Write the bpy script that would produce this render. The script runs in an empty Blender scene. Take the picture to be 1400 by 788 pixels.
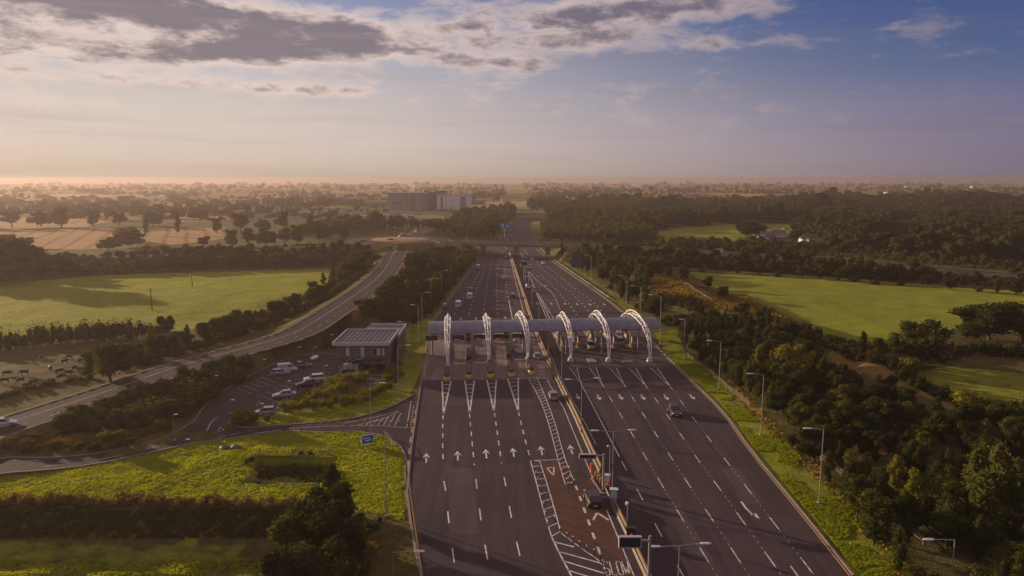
import bpy, math, random
import numpy as np
from mathutils import Vector, Matrix

C = bpy.context.scene.collection
sc = bpy.context.scene
R = math.radians
rng = np.random.default_rng(7)
random.seed(7)

# ------------------------------------------------------------------ camera, sky, sun, exposure
CAM_H = 43.0
F = 1000.0                       # focal length in pixels of the 1400 px wide photograph
TH = math.atan(149.0 / F)        # downward pitch
cam = bpy.data.objects.new('camera', bpy.data.cameras.new('camera'))
C.objects.link(cam)
cam.location = (0, 0, CAM_H)
cam.rotation_euler = (R(90) - TH, 0, 0)
cam.data.sensor_width = 36.0
cam.data.lens = 36.0 * F / 1400.0
cam.data.clip_start = 0.5
cam.data.clip_end = 30000
sc.camera = cam
sc.view_settings.view_transform = 'Standard'
sc.view_settings.look = 'None'
sc.view_settings.gamma = 1.0
sc.view_settings.use_curve_mapping = False
sc.view_settings.exposure = 0.78
SUN_AZ, SUN_EL = 57.0, 10.0      # degrees to the left of the viewing direction, above the horizon
sun = bpy.data.objects.new('sun', bpy.data.lights.new('sun', 'SUN'))
C.objects.link(sun)
sun.data.energy = 4.4
sun.data.angle = R(0.6)
sun.data.color = (1.0, 0.73, 0.50)
to_sun = Vector((-math.sin(R(SUN_AZ)) * math.cos(R(SUN_EL)), math.cos(R(SUN_AZ)) * math.cos(R(SUN_EL)), math.sin(R(SUN_EL))))
sun.rotation_euler = to_sun.to_track_quat('Z', 'Y').to_euler()

world = bpy.data.worlds.new('World')
sc.world = world
world.use_nodes = True


class Nodes:
    """small helper that wires shader maths"""
    def __init__(s, nt):
        s.nt = nt

    def new(s, t, **kw):
        n = s.nt.nodes.new(t)
        for k, v in kw.items():
            setattr(n, k, v)
        return n

    def put(s, sock, v):
        if isinstance(v, bpy.types.NodeSocket):
            s.nt.links.new(v, sock)
        else:
            sock.default_value = v

    def m(s, op, a, b=None, c=None, clamp=False):
        n = s.new('ShaderNodeMath', operation=op, use_clamp=clamp)
        s.put(n.inputs[0], a)
        if b is not None:
            s.put(n.inputs[1], b)
        if c is not None:
            s.put(n.inputs[2], c)
        return n.outputs[0]

    def noise(s, vec, scale, detail=4, rough=0.5, dist=0.0):
        n = s.new('ShaderNodeTexNoise')
        if vec is not None:
            s.put(n.inputs['Vector'], vec)
        n.inputs['Scale'].default_value = scale
        n.inputs['Detail'].default_value = detail
        n.inputs['Roughness'].default_value = rough
        n.inputs['Distortion'].default_value = dist
        return n.outputs['Fac']

    def ramp(s, fac, stops, interp='LINEAR'):
        n = s.new('ShaderNodeValToRGB')
        n.color_ramp.interpolation = interp
        e = n.color_ramp.elements
        while len(e) < len(stops):
            e.new(0.5)
        for el, (p, c) in zip(e, stops):
            el.position = p
            el.color = (c[0], c[1], c[2], 1) if not isinstance(c, (int, float)) else (c, c, c, 1)
        s.put(n.inputs[0], fac)
        return n.outputs[0]

    def mix(s, fac, a, b, blend='MIX'):
        n = s.new('ShaderNodeMix', data_type='RGBA', blend_type=blend)
        s.put(n.inputs['Factor'], fac)
        s.put(n.inputs['A'], a if isinstance(a, bpy.types.NodeSocket) else (a[0], a[1], a[2], 1))
        s.put(n.inputs['B'], b if isinstance(b, bpy.types.NodeSocket) else (b[0], b[1], b[2], 1))
        return n.outputs['Result']

    def step(s, x, lo, hi):
        n = s.new('ShaderNodeMapRange', interpolation_type='SMOOTHSTEP')
        s.put(n.inputs['Value'], x)
        n.inputs['From Min'].default_value = lo
        n.inputs['From Max'].default_value = hi
        return n.outputs['Result']


def build_sky():
    nt = world.node_tree
    nt.nodes.clear()
    N = Nodes(nt)
    out = N.new('ShaderNodeOutputWorld')
    bg = N.new('ShaderNodeBackground')
    sky = N.new('ShaderNodeTexSky', sky_type='NISHITA')
    sky.sun_disc = False
    sky.sun_elevation = R(SUN_EL)
    sky.sun_rotation = R(-SUN_AZ)
    sky.air_density = 1.3
    sky.dust_density = 2.2
    sky.ozone_density = 2.2
    tc = N.new('ShaderNodeTexCoord')
    sep = N.new('ShaderNodeSeparateXYZ')
    N.put(sep.inputs[0], tc.outputs['Generated'])
    x, y, z = sep.outputs
    az = N.m('MULTIPLY', N.m('ARCTAN2', x, y), 57.2958)           # degrees right of the motorway's axis
    el = N.m('MULTIPLY', N.m('ARCSINE', z), 57.2958)
    # how close to the sun's side of the sky
    side = N.step(az, 50.0, -24.0)
    base = N.mix(1.0, sky.outputs[0], (SKY_K, SKY_K, SKY_K), 'MULTIPLY')
    # morning air: pale warm band along the horizon, stronger towards the sun
    def ladder_(stops):
        return N.ramp(N.m('MULTIPLY', N.m('MAXIMUM', el, 0.0), 1 / 40.0), [(e / 40.0, tuple(c * SKY_K for c in col_)) for e, col_ in stops])
    cold = ladder_([(0, (2.1, 1.8, 3.0)), (2.6, (2.5, 2.15, 3.6)), (5, (2.2, 2.2, 4.0)), (7.6, (1.2, 1.7, 3.7)), (12.5, (.6, 1.2, 3.5)), (19, (1.0, 1.05, 2.2)), (28, (5.6, 4.1, 4.6)), (40, (6.4, 4.4, 4.7))])  # highest stops lie above the view: bright mauve added as fill light
    warmc = ladder_([(0, (8.6, 7.0, 5.6)), (1.2, (9.8, 8.0, 6.5)), (2.6, (10.2, 8.5, 7.7)), (5, (9.6, 8.3, 7.6)), (8, (8.2, 7.6, 8.0)), (12.5, (4.6, 5.0, 7.2)), (19, (3.4, 2.9, 3.0)), (28, (6.0, 4.4, 4.8)), (40, (6.4, 4.4, 4.7))])  # same added mauve fill in the highest stops, out of view
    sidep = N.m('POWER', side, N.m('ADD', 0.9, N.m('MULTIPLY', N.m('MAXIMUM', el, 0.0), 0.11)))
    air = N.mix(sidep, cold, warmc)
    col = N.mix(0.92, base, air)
    # clouds
    comb = N.new('ShaderNodeCombineXYZ')
    N.put(comb.inputs[0], N.m('MULTIPLY', az, 0.10))
    N.put(comb.inputs[1], N.m('MULTIPLY', el, 0.27))
    comb.inputs[2].default_value = 3.7
    n1 = N.noise(comb.outputs[0], 1.6, 9, 0.60, 0.35)
    n2 = N.noise(comb.outputs[0], 4.2, 7, 0.62, 0.2)
    blobs = None
    for (a0, e0, sa, se, w) in ((-25, 12.2, 9, 1.4, .72), (-18, 10.6, 8.5, 1.1, .85), (-13.5, 9.3, 7.5, 1.0, .95), (-20, 8.6, 6, .8, .60), (-31, 10.8, 6, 1.0, .72), (-31, 8.7, 7, .9, .60), (-15.5, 6.5, 5, .45, .50), (-28, 6.6, 10, .6, .42), (-8, 11.2, 5, 0.8, .42),
                                (-34, 5.0, 7, .5, .30), (4, 12.0, 5.5, 1.0, .58), (11, 12.4, 9, 1.1, .78), (4, 10.2, 6.5, .8, .56), (0.5, 8.7, 6.0, .6, .36), (-3.0, 11.2, 1.8, .4, .36), (16, 9.6, 9, .5, .26), (8, 6.9, 6.0, .5, .24), (-36, 12.0, 6, 1.2, .45), (13, 7.9, 3.0, .35, .22), (-23, 9.6, 15, 3.2, .24), (6, 11.2, 13, 2.0, .18)):
        g = N.m('ADD', N.m('POWER', N.m('MULTIPLY', N.m('SUBTRACT', az, a0), 1 / sa), 2), N.m('POWER', N.m('MULTIPLY', N.m('SUBTRACT', el, e0), 1 / se), 2))
        g = N.m('MULTIPLY', N.m('POWER', 2.71828, N.m('MULTIPLY', g, -1.0)), w)
        blobs = g if blobs is None else N.m('ADD', blobs, g)
    dens = N.m('ADD', N.m('ADD', N.m('MULTIPLY', N.m('SUBTRACT', n1, 0.52), 1.9), N.m('MULTIPLY', N.m('SUBTRACT', n2, 0.5), 0.9)), blobs)
    cover = N.step(dens, 0.02, 0.60)
    thick = N.step(N.m('ADD', dens, N.m('MULTIPLY', N.m('SUBTRACT', n2, 0.5), 1.3)), 0.30, 1.15)
    thick = N.m('MULTIPLY', thick, N.step(side, 0.15, 0.5))
    bright = N.mix(1.0, N.mix(side, (3.3, 2.7, 3.6), (12.0, 9.4, 8.2)), (SKY_K, SKY_K, SKY_K), 'MULTIPLY')
    dark = N.mix(1.0, N.mix(side, (1.9, 1.7, 2.5), (2.6, 2.0, 2.3)), (SKY_K, SKY_K, SKY_K), 'MULTIPLY')
    ccol = N.mix(N.m('MULTIPLY', thick, 0.95), bright, dark)
    low = N.m('MULTIPLY', N.step(el, 0.8, 6.0), N.step(el, 24.0, 15.0))
    col = N.mix(N.m('MULTIPLY', cover, N.m('MULTIPLY', low, 0.85)), col, ccol)
    # faint streaks of stratus low down
    comb2 = N.new('ShaderNodeCombineXYZ')
    N.put(comb2.inputs[0], N.m('MULTIPLY', az, 0.05))
    N.put(comb2.inputs[1], N.m('MULTIPLY', el, 0.9))
    n3 = N.noise(comb2.outputs[0], 1.0, 4, 0.5, 0.2)
    col = N.mix(N.m('MULTIPLY', N.step(n3, 0.48, 0.72), 0.22), col, N.mix(side, (.9, .75, 1.0), (2.8, 2.1, 1.9)))
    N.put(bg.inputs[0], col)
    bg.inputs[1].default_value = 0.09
    N.put(out.inputs[0], bg.outputs[0])


SKY_MUL = (1.0, 1.0, 1.0)
SKY_K = 0.455
build_sky()

# ------------------------------------------------------------------ pixel <-> ground


def G(u, v, z=0.0):
    a = (u - 700.0) / F
    b = (v - 394.0) / F
    t = (CAM_H - z) / (math.sin(TH) + b * math.cos(TH))
    return Vector((a * t, t * (math.cos(TH) - b * math.sin(TH)), z))


def P(x, y, z=0.0):
    """world -> photograph pixel (arrays allowed)"""
    dz = z - CAM_H
    depth = y * math.cos(TH) - dz * math.sin(TH)
    up = y * math.sin(TH) + dz * math.cos(TH)
    return 700 + F * x / depth, 394 - F * up / depth


def height_at(u, v_base, v_top, z=0.0):
    g = G(u, v_base, z)
    b = (v_top - 394.0) / F
    t = g.y / (math.cos(TH) - b * math.sin(TH))
    return CAM_H - t * (math.sin(TH) + b * math.cos(TH)) - z


def interp_rows(pts, v):
    """x pixel of an edge given as (u, v) list, at row v"""
    p = sorted(pts, key=lambda q: q[1])
    return float(np.interp(v, [q[1] for q in p], [q[0] for q in p]))


# ------------------------------------------------------------------ materials
MATS = {}


def mat(name, col, rough=0.7, metal=0.0, spec=0.4, var=0.0, scale=1.0, bump=0.0, bscale=8.0, emit=None, coat=0.0):
    if name in MATS:
        return MATS[name]
    m = bpy.data.materials.new(name)
    m.use_nodes = True
    nt = m.node_tree
    N = Nodes(nt)
    b = nt.nodes['Principled BSDF']
    b.inputs['Roughness'].default_value = rough
    b.inputs['Metallic'].default_value = metal
    b.inputs['Specular IOR Level'].default_value = spec
    b.inputs['Coat Weight'].default_value = coat
    tc = N.new('ShaderNodeTexCoord')
    n = N.noise(tc.outputs['Object'], scale, 5, 0.6)
    lo = [max(0, c * (1 - var)) for c in col]
    hi = [min(1, c * (1 + var)) for c in col]
    N.put(b.inputs['Base Color'], N.ramp(n, [(0.3, lo), (0.7, hi)]))
    if bump:
        bp = N.new('ShaderNodeBump')
        bp.inputs['Strength'].default_value = bump
        bp.inputs['Distance'].default_value = 0.1
        N.put(bp.inputs['Height'], N.noise(tc.outputs['Object'], bscale, 4, 0.6))
        N.put(b.inputs['Normal'], bp.outputs[0])
    if emit:
        b.inputs['Emission Color'].default_value = (*emit[0], 1)
        b.inputs['Emission Strength'].default_value = emit[1]
    MATS[name] = m
    return m


def leaf_mat(name, lo, hi, trans=0.35, scale=0.35):
    m = bpy.data.materials.new(name)
    m.use_nodes = True
    nt = m.node_tree
    nt.nodes.clear()
    N = Nodes(nt)
    out = N.new('ShaderNodeOutputMaterial')
    geo = N.new('ShaderNodeNewGeometry')
    oi = N.new('ShaderNodeObjectInfo')
    n = N.noise(geo.outputs['Position'], scale, 3, 0.6)
    r = N.m('ADD', N.m('MULTIPLY', n, 0.7), N.m('MULTIPLY', N.m('SUBTRACT', oi.outputs['Random'], 0.35), 0.45))
    col = N.ramp(r, [(0.2, lo), (0.75, hi)])
    d = N.new('ShaderNodeBsdfDiffuse')
    t = N.new('ShaderNodeBsdfTranslucent')
    N.put(d.inputs[0], col)
    tcol = N.mix(1.0, col, (1.5, 1.35, 0.45), 'MULTIPLY')
    N.put(t.inputs[0], tcol)
    mx = N.new('ShaderNodeMixShader')
    mx.inputs[0].default_value = trans
    N.put(mx.inputs[1], d.outputs[0])
    N.put(mx.inputs[2], t.outputs[0])
    N.put(out.inputs[0], mx.outputs[0])
    MATS[name] = m
    return m


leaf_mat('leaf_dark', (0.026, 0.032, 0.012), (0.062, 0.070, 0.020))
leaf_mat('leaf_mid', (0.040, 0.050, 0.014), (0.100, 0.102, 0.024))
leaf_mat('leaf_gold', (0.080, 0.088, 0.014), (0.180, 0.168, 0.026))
leaf_mat('leaf_dry', (0.100, 0.080, 0.028), (0.200, 0.155, 0.055))
leaf_mat('grass_lush', (0.215, 0.270, 0.018), (0.390, 0.440, 0.034), 0.35, 0.25)
leaf_mat('grass_dry', (0.130, 0.095, 0.025), (0.270, 0.190, 0.055), 0.35, 0.25)
BARK = mat('bark', (0.07, 0.05, 0.038), 0.9, var=0.4, scale=3, bump=0.6)
STEEL = mat('galvanised_steel', (0.27, 0.27, 0.28), 0.5, 0.4, var=0.1)
DARKSTEEL = mat('dark_metal', (0.03, 0.03, 0.035), 0.5, 0.3, var=0.2)
WHITE = mat('white_paint', (0.84, 0.83, 0.81), 0.45, var=0.05)
CONC = mat('concrete', (0.20, 0.165, 0.145), 0.85, var=0.25, scale=0.8, bump=0.2)
ROADW = mat('road_paint_white', (0.52, 0.49, 0.49), 0.7, var=0.5, scale=1.3)
ROADY = mat('road_paint_yellow', (0.45, 0.30, 0.12), 0.7, var=0.2, scale=1.5)
YELLOW = mat('yellow_paint', (0.62, 0.42, 0.06), 0.5, var=0.1)
GLASS = mat('dark_glass', (0.015, 0.018, 0.022), 0.08, 0.0, 0.8)
RUBBER = mat('rubber', (0.018, 0.018, 0.018), 0.85)
WOOD = mat('weathered_wood', (0.17, 0.135, 0.10), 0.85, var=0.3, scale=4)
BLUE = mat('sign_blue', (0.02, 0.10, 0.42), 0.4, var=0.05)
LAMPG = mat('lamp_shell', (0.55, 0.57, 0.62), 0.4, 0.1)
RED = mat('red_light', (0.75, 0.05, 0.03), 0.4, emit=((1, 0.12, 0.03), 0.25))
ORANGE = mat('orange_plastic', (0.60, 0.14, 0.02), 0.5)
BRICK = mat('brick_cladding', (0.13, 0.095, 0.082), 0.85, var=0.2, scale=1.5, bump=0.3)
ROOFG = mat('standing_seam_roof', (0.085, 0.082, 0.088), 0.5, 0.2, var=0.15, scale=0.5)
SLATE = mat('slate', (0.10, 0.09, 0.09), 0.7, var=0.2)
CLADG = mat('grey_cladding', (0.22, 0.21, 0.24), 0.6, var=0.1, scale=0.05)
CLADW = mat('white_cladding', (0.62, 0.66, 0.76), 0.5, var=0.05, scale=0.05)
EARTH = mat('earth', (0.10, 0.065, 0.035), 0.95, var=0.3, scale=0.5, bump=0.5)


def asphalt(name, col, streak=0.25):
    m = bpy.data.materials.new(name)
    m.use_nodes = True
    N = Nodes(m.node_tree)
    b = m.node_tree.nodes['Principled BSDF']
    geo = N.new('ShaderNodeNewGeometry')
    mp = N.new('ShaderNodeMapping')
    N.put(mp.inputs[0], geo.outputs['Position'])
    mp.inputs['Scale'].default_value = (0.9, 0.035, 1)
    mp.inputs['Rotation'].default_value = (0, 0, R(-4))
    s1 = N.noise(mp.outputs[0], 1.0, 4, 0.6)          # wheel tracks and oil along the lanes
    s2 = N.noise(geo.outputs['Position'], 0.09, 5, 0.6)  # broad patches
    s3 = N.noise(geo.outputs['Position'], 9.0, 3, 0.7)   # aggregate
    f = N.m('ADD', N.m('ADD', N.m('MULTIPLY', s1, 0.5), N.m('MULTIPLY', s2, 0.35)), N.m('MULTIPLY', s3, 0.25))
    lo = [c * (1 - streak) for c in col]
    hi = [c * (1 + streak) for c in col]
    N.put(b.inputs['Base Color'], N.ramp(f, [(0.35, lo), (0.75, hi)]))
    b.inputs['Roughness'].default_value = 0.78
    b.inputs['Specular IOR Level'].default_value = 0.12
    bp = N.new('ShaderNodeBump')
    bp.inputs['Strength'].default_value = 0.25
    bp.inputs['Distance'].default_value = 0.02
    N.put(bp.inputs['Height'], N.noise(geo.outputs['Position'], 14.0, 3, 0.7))
    N.put(b.inputs['Normal'], bp.outputs[0])
    MATS[name] = m
    return m


ASPH = asphalt('asphalt', (0.054, 0.041, 0.046), .42)
ASPH2 = asphalt('asphalt_grey', (0.037, 0.029, 0.033), 0.4)
ASPHR = asphalt('asphalt_red', (0.085, 0.048, 0.038), 0.25)
PLAZA = asphalt('plaza_concrete', (0.16, 0.125, 0.12), 0.5)

# ------------------------------------------------------------------ mesh helpers


def np_mesh(name, V, Q, m, parent=None):
    """V (n,3), Q (k,4 or 3) -> one mesh object"""
    me = bpy.data.meshes.new(name)
    V = np.asarray(V, dtype=np.float32)
    Q = np.asarray(Q, dtype=np.int32)
    k = Q.shape[1]
    me.vertices.add(len(V))
    me.vertices.foreach_set('co', V.ravel())
    me.loops.add(len(Q) * k)
    me.loops.foreach_set('vertex_index', Q.ravel())
    me.polygons.add(len(Q))
    me.polygons.foreach_set('loop_start', np.arange(0, len(Q) * k, k, dtype=np.int32))
    me.update(calc_edges=True)
    me.validate()
    me.materials.append(m)
    o = bpy.data.objects.new(name, me)
    C.objects.link(o)
    o.parent = parent
    return o


class MB:
    def __init__(s):
        s.v, s.f = [], []

    def face(s, pts):
        n = len(s.v)
        s.v += [tuple(p) for p in pts]
        s.f.append(tuple(range(n, n + len(pts))))

    def box(s, c, d, rz=0.0, taper=1.0, ry=0.0, rx=0.0):
        M = Matrix.Translation(Vector(c)) @ Matrix.Rotation(rz, 4, 'Z') @ Matrix.Rotation(ry, 4, 'Y') @ Matrix.Rotation(rx, 4, 'X')
        n = len(s.v)
        for sz in (-1, 1):
            t = taper if sz > 0 else 1.0
            for sx, sy in ((-1, -1), (1, -1), (1, 1), (-1, 1)):
                s.v.append(tuple(M @ Vector((sx * d[0] / 2 * t, sy * d[1] / 2 * t, sz * d[2] / 2))))
        for q in ((0, 3, 2, 1), (4, 5, 6, 7), (0, 1, 5, 4), (1, 2, 6, 5), (2, 3, 7, 6), (3, 0, 4, 7)):
            s.f.append(tuple(n + i for i in q))
        return s

    def tube(s, pts, r, seg=8, r1=None, caps=True):
        pts = [Vector(p) for p in pts]
        n = len(pts)
        rings = []
        for i, p in enumerate(pts):
            d = (pts[min(i + 1, n - 1)] - pts[max(i - 1, 0)])
            if d.length < 1e-9:
                d = Vector((0, 0, 1))
            d.normalize()
            a = Vector((0, 0, 1)) if abs(d.z) < 0.95 else Vector((1, 0, 0))
            e1 = d.cross(a).normalized()
            e2 = d.cross(e1).normalized()
            rr = r if r1 is None else r + (r1 - r) * i / max(1, n - 1)
            ring = []
            for k in range(seg):
                t = 2 * math.pi * k / seg
                s.v.append(tuple(p + e1 * math.cos(t) * rr + e2 * math.sin(t) * rr))
                ring.append(len(s.v) - 1)
            rings.append(ring)
        for a, b in zip(rings[:-1], rings[1:]):
            for k in range(seg):
                s.f.append((a[k], a[(k + 1) % seg], b[(k + 1) % seg], b[k]))
        if caps:
            s.f.append(tuple(reversed(rings[0])))
            s.f.append(tuple(rings[-1]))
        return s

    def prism(s, poly, z0, z1):
        """vertical prism over a list of (x, y)"""
        n = len(s.v)
        k = len(poly)
        s.v += [(p[0], p[1], z0) for p in poly] + [(p[0], p[1], z1) for p in poly]
        s.f.append(tuple(range(n + k - 1, n - 1, -1)))
        s.f.append(tuple(range(n + k, n + 2 * k)))
        for i in range(k):
            j = (i + 1) % k
            s.f.append((n + i, n + j, n + k + j, n + k + i))
        return s

    def loft(s, rings, close=True):
        n0 = len(s.v)
        k = len(rings[0])
        for r_ in rings:
            s.v += [tuple(p) for p in r_]
        for i in range(len(rings) - 1):
            for j in range(k):
                a = n0 + i * k + j
                b = n0 + i * k + (j + 1) % k
                s.f.append((a, b, b + k, a + k))
        if close:
            s.f.append(tuple(n0 + j for j in reversed(range(k))))
            s.f.append(tuple(n0 + (len(rings) - 1) * k + j for j in range(k)))
        return s

    def build(s, name, m, parent=None, smooth=False, mats=None):
        me = bpy.data.meshes.new(name)
        me.from_pydata(s.v, [], s.f)
        me.materials.append(m)
        if smooth:
            for p in me.polygons:
                p.use_smooth = True
        me.update()
        o = bpy.data.objects.new(name, me)
        C.objects.link(o)
        o.parent = parent
        return o


def tag(o, label=None, cat=None, group=None, kind=None):
    if label:
        o['label'] = label
    if cat:
        o['category'] = cat
    if group:
        o['group'] = group
    if kind:
        o['kind'] = kind
    return o


def thing(name, label, cat, loc=(0, 0, 0), rz=0.0, group=None):
    o = bpy.data.objects.new(name, None)
    o.empty_display_size = 0.3
    C.objects.link(o)
    o.location = loc
    o.rotation_euler = (0, 0, rz)
    return tag(o, label, cat, group)


def struct(o):
    o['kind'] = 'structure'
    return o


def dup(root, loc, rz=0.0, label=None, group=None, scale=None, parent=None):
    r = root.copy()
    C.objects.link(r)
    if parent is None:
        r.location = loc
        r.rotation_euler = (0, 0, rz)
        if scale is not None:
            r.scale = scale
        if label:
            r['label'] = label
        if group:
            r['group'] = group
    else:
        r.parent = parent
    for ch in list(root.children):
        dup(ch, None, parent=r)
    return r


ORD = ['first', 'second', 'third', 'fourth', 'fifth', 'sixth', 'seventh', 'eighth', 'ninth', 'tenth', 'eleventh', 'twelfth', 'thirteenth', 'fourteenth',
       'fifteenth', 'sixteenth', 'seventeenth', 'eighteenth', 'nineteenth', 'twentieth']
ORD += ['twenty-' + o for o in ORD[:9]] + ['thirtieth'] + ['thirty-' + o for o in ORD[:9]] + ['fortieth'] + ['forty-' + o for o in ORD[:9]]

# ------------------------------------------------------------------ plan of the place (photograph pixels put down on the ground)
ML = [(580, 800), (575, 788), (562, 720), (555, 660), (554, 625), (560, 590), (568, 550), (577, 515), (584, 470), (586, 447), (596, 432), (622, 395), (648, 362),
      (663, 345), (672, 335), (685, 322), (697, 309), (703, 303), (710, 298), (590, 900), (604, 1000), (640, 1200)]
MR = [(1185, 808), (1167, 788), (1100, 704), (1029, 619), (990, 563), (949, 524), (910, 486), (892, 467), (868, 440), (830, 409), (788, 380), (755, 357), (735, 341),
      (729, 328), (724, 312), (726, 304), (733, 297), (1275, 900), (1370, 1000), (1560, 1200)]
rows = [1200, 1000, 900, 812, 788, 760, 730, 700, 670, 640, 610, 580, 555, 530, 510, 490, 470, 455, 440, 425, 410, 395, 380, 365, 355, 347, 340, 333, 326, 319, 312, 306, 301]
ML_w = [G(interp_rows(ML, v), v) for v in rows]
MR_w = [G(interp_rows(MR, v), v) for v in rows]
ML_y = np.array([p.y for p in ML_w]); ML_x = np.array([p.x for p in ML_w])
MR_y = np.array([p.y for p in MR_w]); MR_x = np.array([p.x for p in MR_w])

ROAD_Z = 0.05
# roads carried on banks: (pixel u, v, height) centre lines
RAMP = [G(u, v, z) for (u, v, z) in ((-140, 640, 1.2), (-60, 606, 1.2), (10, 582, 1.3), (100, 553, 1.6), (170, 530, 2.0), (240, 504, 2.6), (320, 482, 3.3), (407, 458, 4.2),
                                     (440, 437, 4.8), (478, 412, 5.5), (504, 394, 6.0), (524, 377, 6.5), (536, 360, 6.9), (541, 345, 7.0))]
RB_C = G(547, 327.6, 7.0)
WEST = [RB_C + Vector((-22, -6, 0)), G(470, 334.5, 6.8), G(400, 338.5, 5.5), G(300, 345, 4.0), G(150, 352, 3.0), G(0, 358, 2.5), G(-150, 362, 2)]
NORTH = [RB_C + Vector((6, 24, 0)), G(572, 318, 6.0), G(596, 312, 4), G(640, 309, 1)]
EAST = [RB_C + Vector((24, -3, 0)), G(610, 331, 7), G(870, 337.5, 7.0), G(930, 341, 6.6), G(1000, 345.5, 6.0), G(1120, 353, 5.0), G(1250, 364, 4.0), G(1400, 377, 3.2), G(1560, 392, 3)]
BUND = [G(u, v, z) for (u, v, z) in ((872, 372, 2.0), (893, 379, 3.5), (930, 392, 4.2), (970, 409, 4.2), (1010, 420, 3.6), (1060, 434, 2.8), (1105, 452, 2.0), (1180, 490, 1.2), (1260, 540, 1.0), (1330, 580, .8))]


def resample(pts, step):
    out = []
    for a, b in zip(pts[:-1], pts[1:]):
        n = max(1, int((b - a).length / step))
        for i in range(n):
            out.append(a.lerp(b, i / n))
    out.append(pts[-1])
    return out


def smooth_path(pts, it=3):
    pts = list(pts)
    for _ in range(it):
        q = [pts[0]]
        for a, b in zip(pts[:-1], pts[1:]):
            q += [a.lerp(b, 0.25), a.lerp(b, 0.75)]
        q.append(pts[-1])
        pts = q
    return pts


RAMP = smooth_path(RAMP, 2)
WEST = smooth_path(WEST, 1)
NORTH = smooth_path(NORTH, 1)


def path_dist(x, y, path):
    """distance to a 3-D polyline and its height there (numpy arrays)"""
    best = np.full(x.shape, 1e9)
    bz = np.zeros(x.shape)
    for a, b in zip(path[:-1], path[1:]):
        dx, dy = b.x - a.x, b.y - a.y
        L = dx * dx + dy * dy + 1e-9
        t = np.clip(((x - a.x) * dx + (y - a.y) * dy) / L, 0, 1)
        d = np.hypot(x - a.x - t * dx, y - a.y - t * dy)
        z = a.z + t * (b.z - a.z)
        k = d < best
        best = np.where(k, d, best)
        bz = np.where(k, z, bz)
    return best, bz


def in_poly(u, v, poly):
    u = np.asarray(u, float)
    v = np.asarray(v, float)
    inside = np.zeros(u.shape, bool)
    n = len(poly)
    for i in range(n):
        x1, y1 = poly[i]
        x2, y2 = poly[(i + 1) % n]
        c = ((y1 > v) != (y2 > v))
        with np.errstate(divide='ignore', invalid='ignore'):
            xi = (x2 - x1) * (v - y1) / (y2 - y1 + 1e-12) + x1
        inside ^= c & (u < xi)
    return inside


def sm(x, a, b):
    t = np.clip((x - a) / (b - a), 0, 1)
    return t * t * (3 - 2 * t)


PATHS = [(RAMP, 6.0, 0.42), (WEST, 5.5, 0.42), (NORTH, 6, 0.42), (EAST, 6.5, 0.42)]
CARPARK = [(262, 580), (285, 549), (318, 527), (350, 510), (385, 493), (432, 482), (470, 487), (500, 497), (487, 508), (468, 514), (447, 527), (420, 537), (398, 549), (372, 563), (350, 570), (343, 577), (320, 582), (312, 577), (303, 586)]
FLAT = [(-200, 700), (-200, 628), (0, 618), (190, 598), (240, 580), (280, 545), (350, 505), (385, 490), (440, 476), (455, 450), (545, 446), (586, 440), (586, 640), (560, 660), (560, 678), (0, 678)]
POND = [(G(352, 624)), (G(462, 624)), (G(455, 640)), (G(440, 660)), (G(336, 659))]


def vnoise(x, y, s, seed=0):
    """smooth value noise, numpy"""
    r = np.random.default_rng(seed + 100)
    T = r.random((64, 64))
    X, Y = x / s, y / s
    xi, yi = np.floor(X).astype(int), np.floor(Y).astype(int)
    fx, fy = X - xi, Y - yi
    fx, fy = fx * fx * (3 - 2 * fx), fy * fy * (3 - 2 * fy)
    g = lambda i, j: T[i % 64, j % 64]
    return (g(xi, yi) * (1 - fx) + g(xi + 1, yi) * fx) * (1 - fy) + (g(xi, yi + 1) * (1 - fx) + g(xi + 1, yi + 1) * fx) * fy


def outside_mway(x, y):
    xl = np.interp(y, ML_y, ML_x)
    xr = np.interp(y, MR_y, MR_x)
    return np.maximum(xl - x, x - xr)


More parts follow.
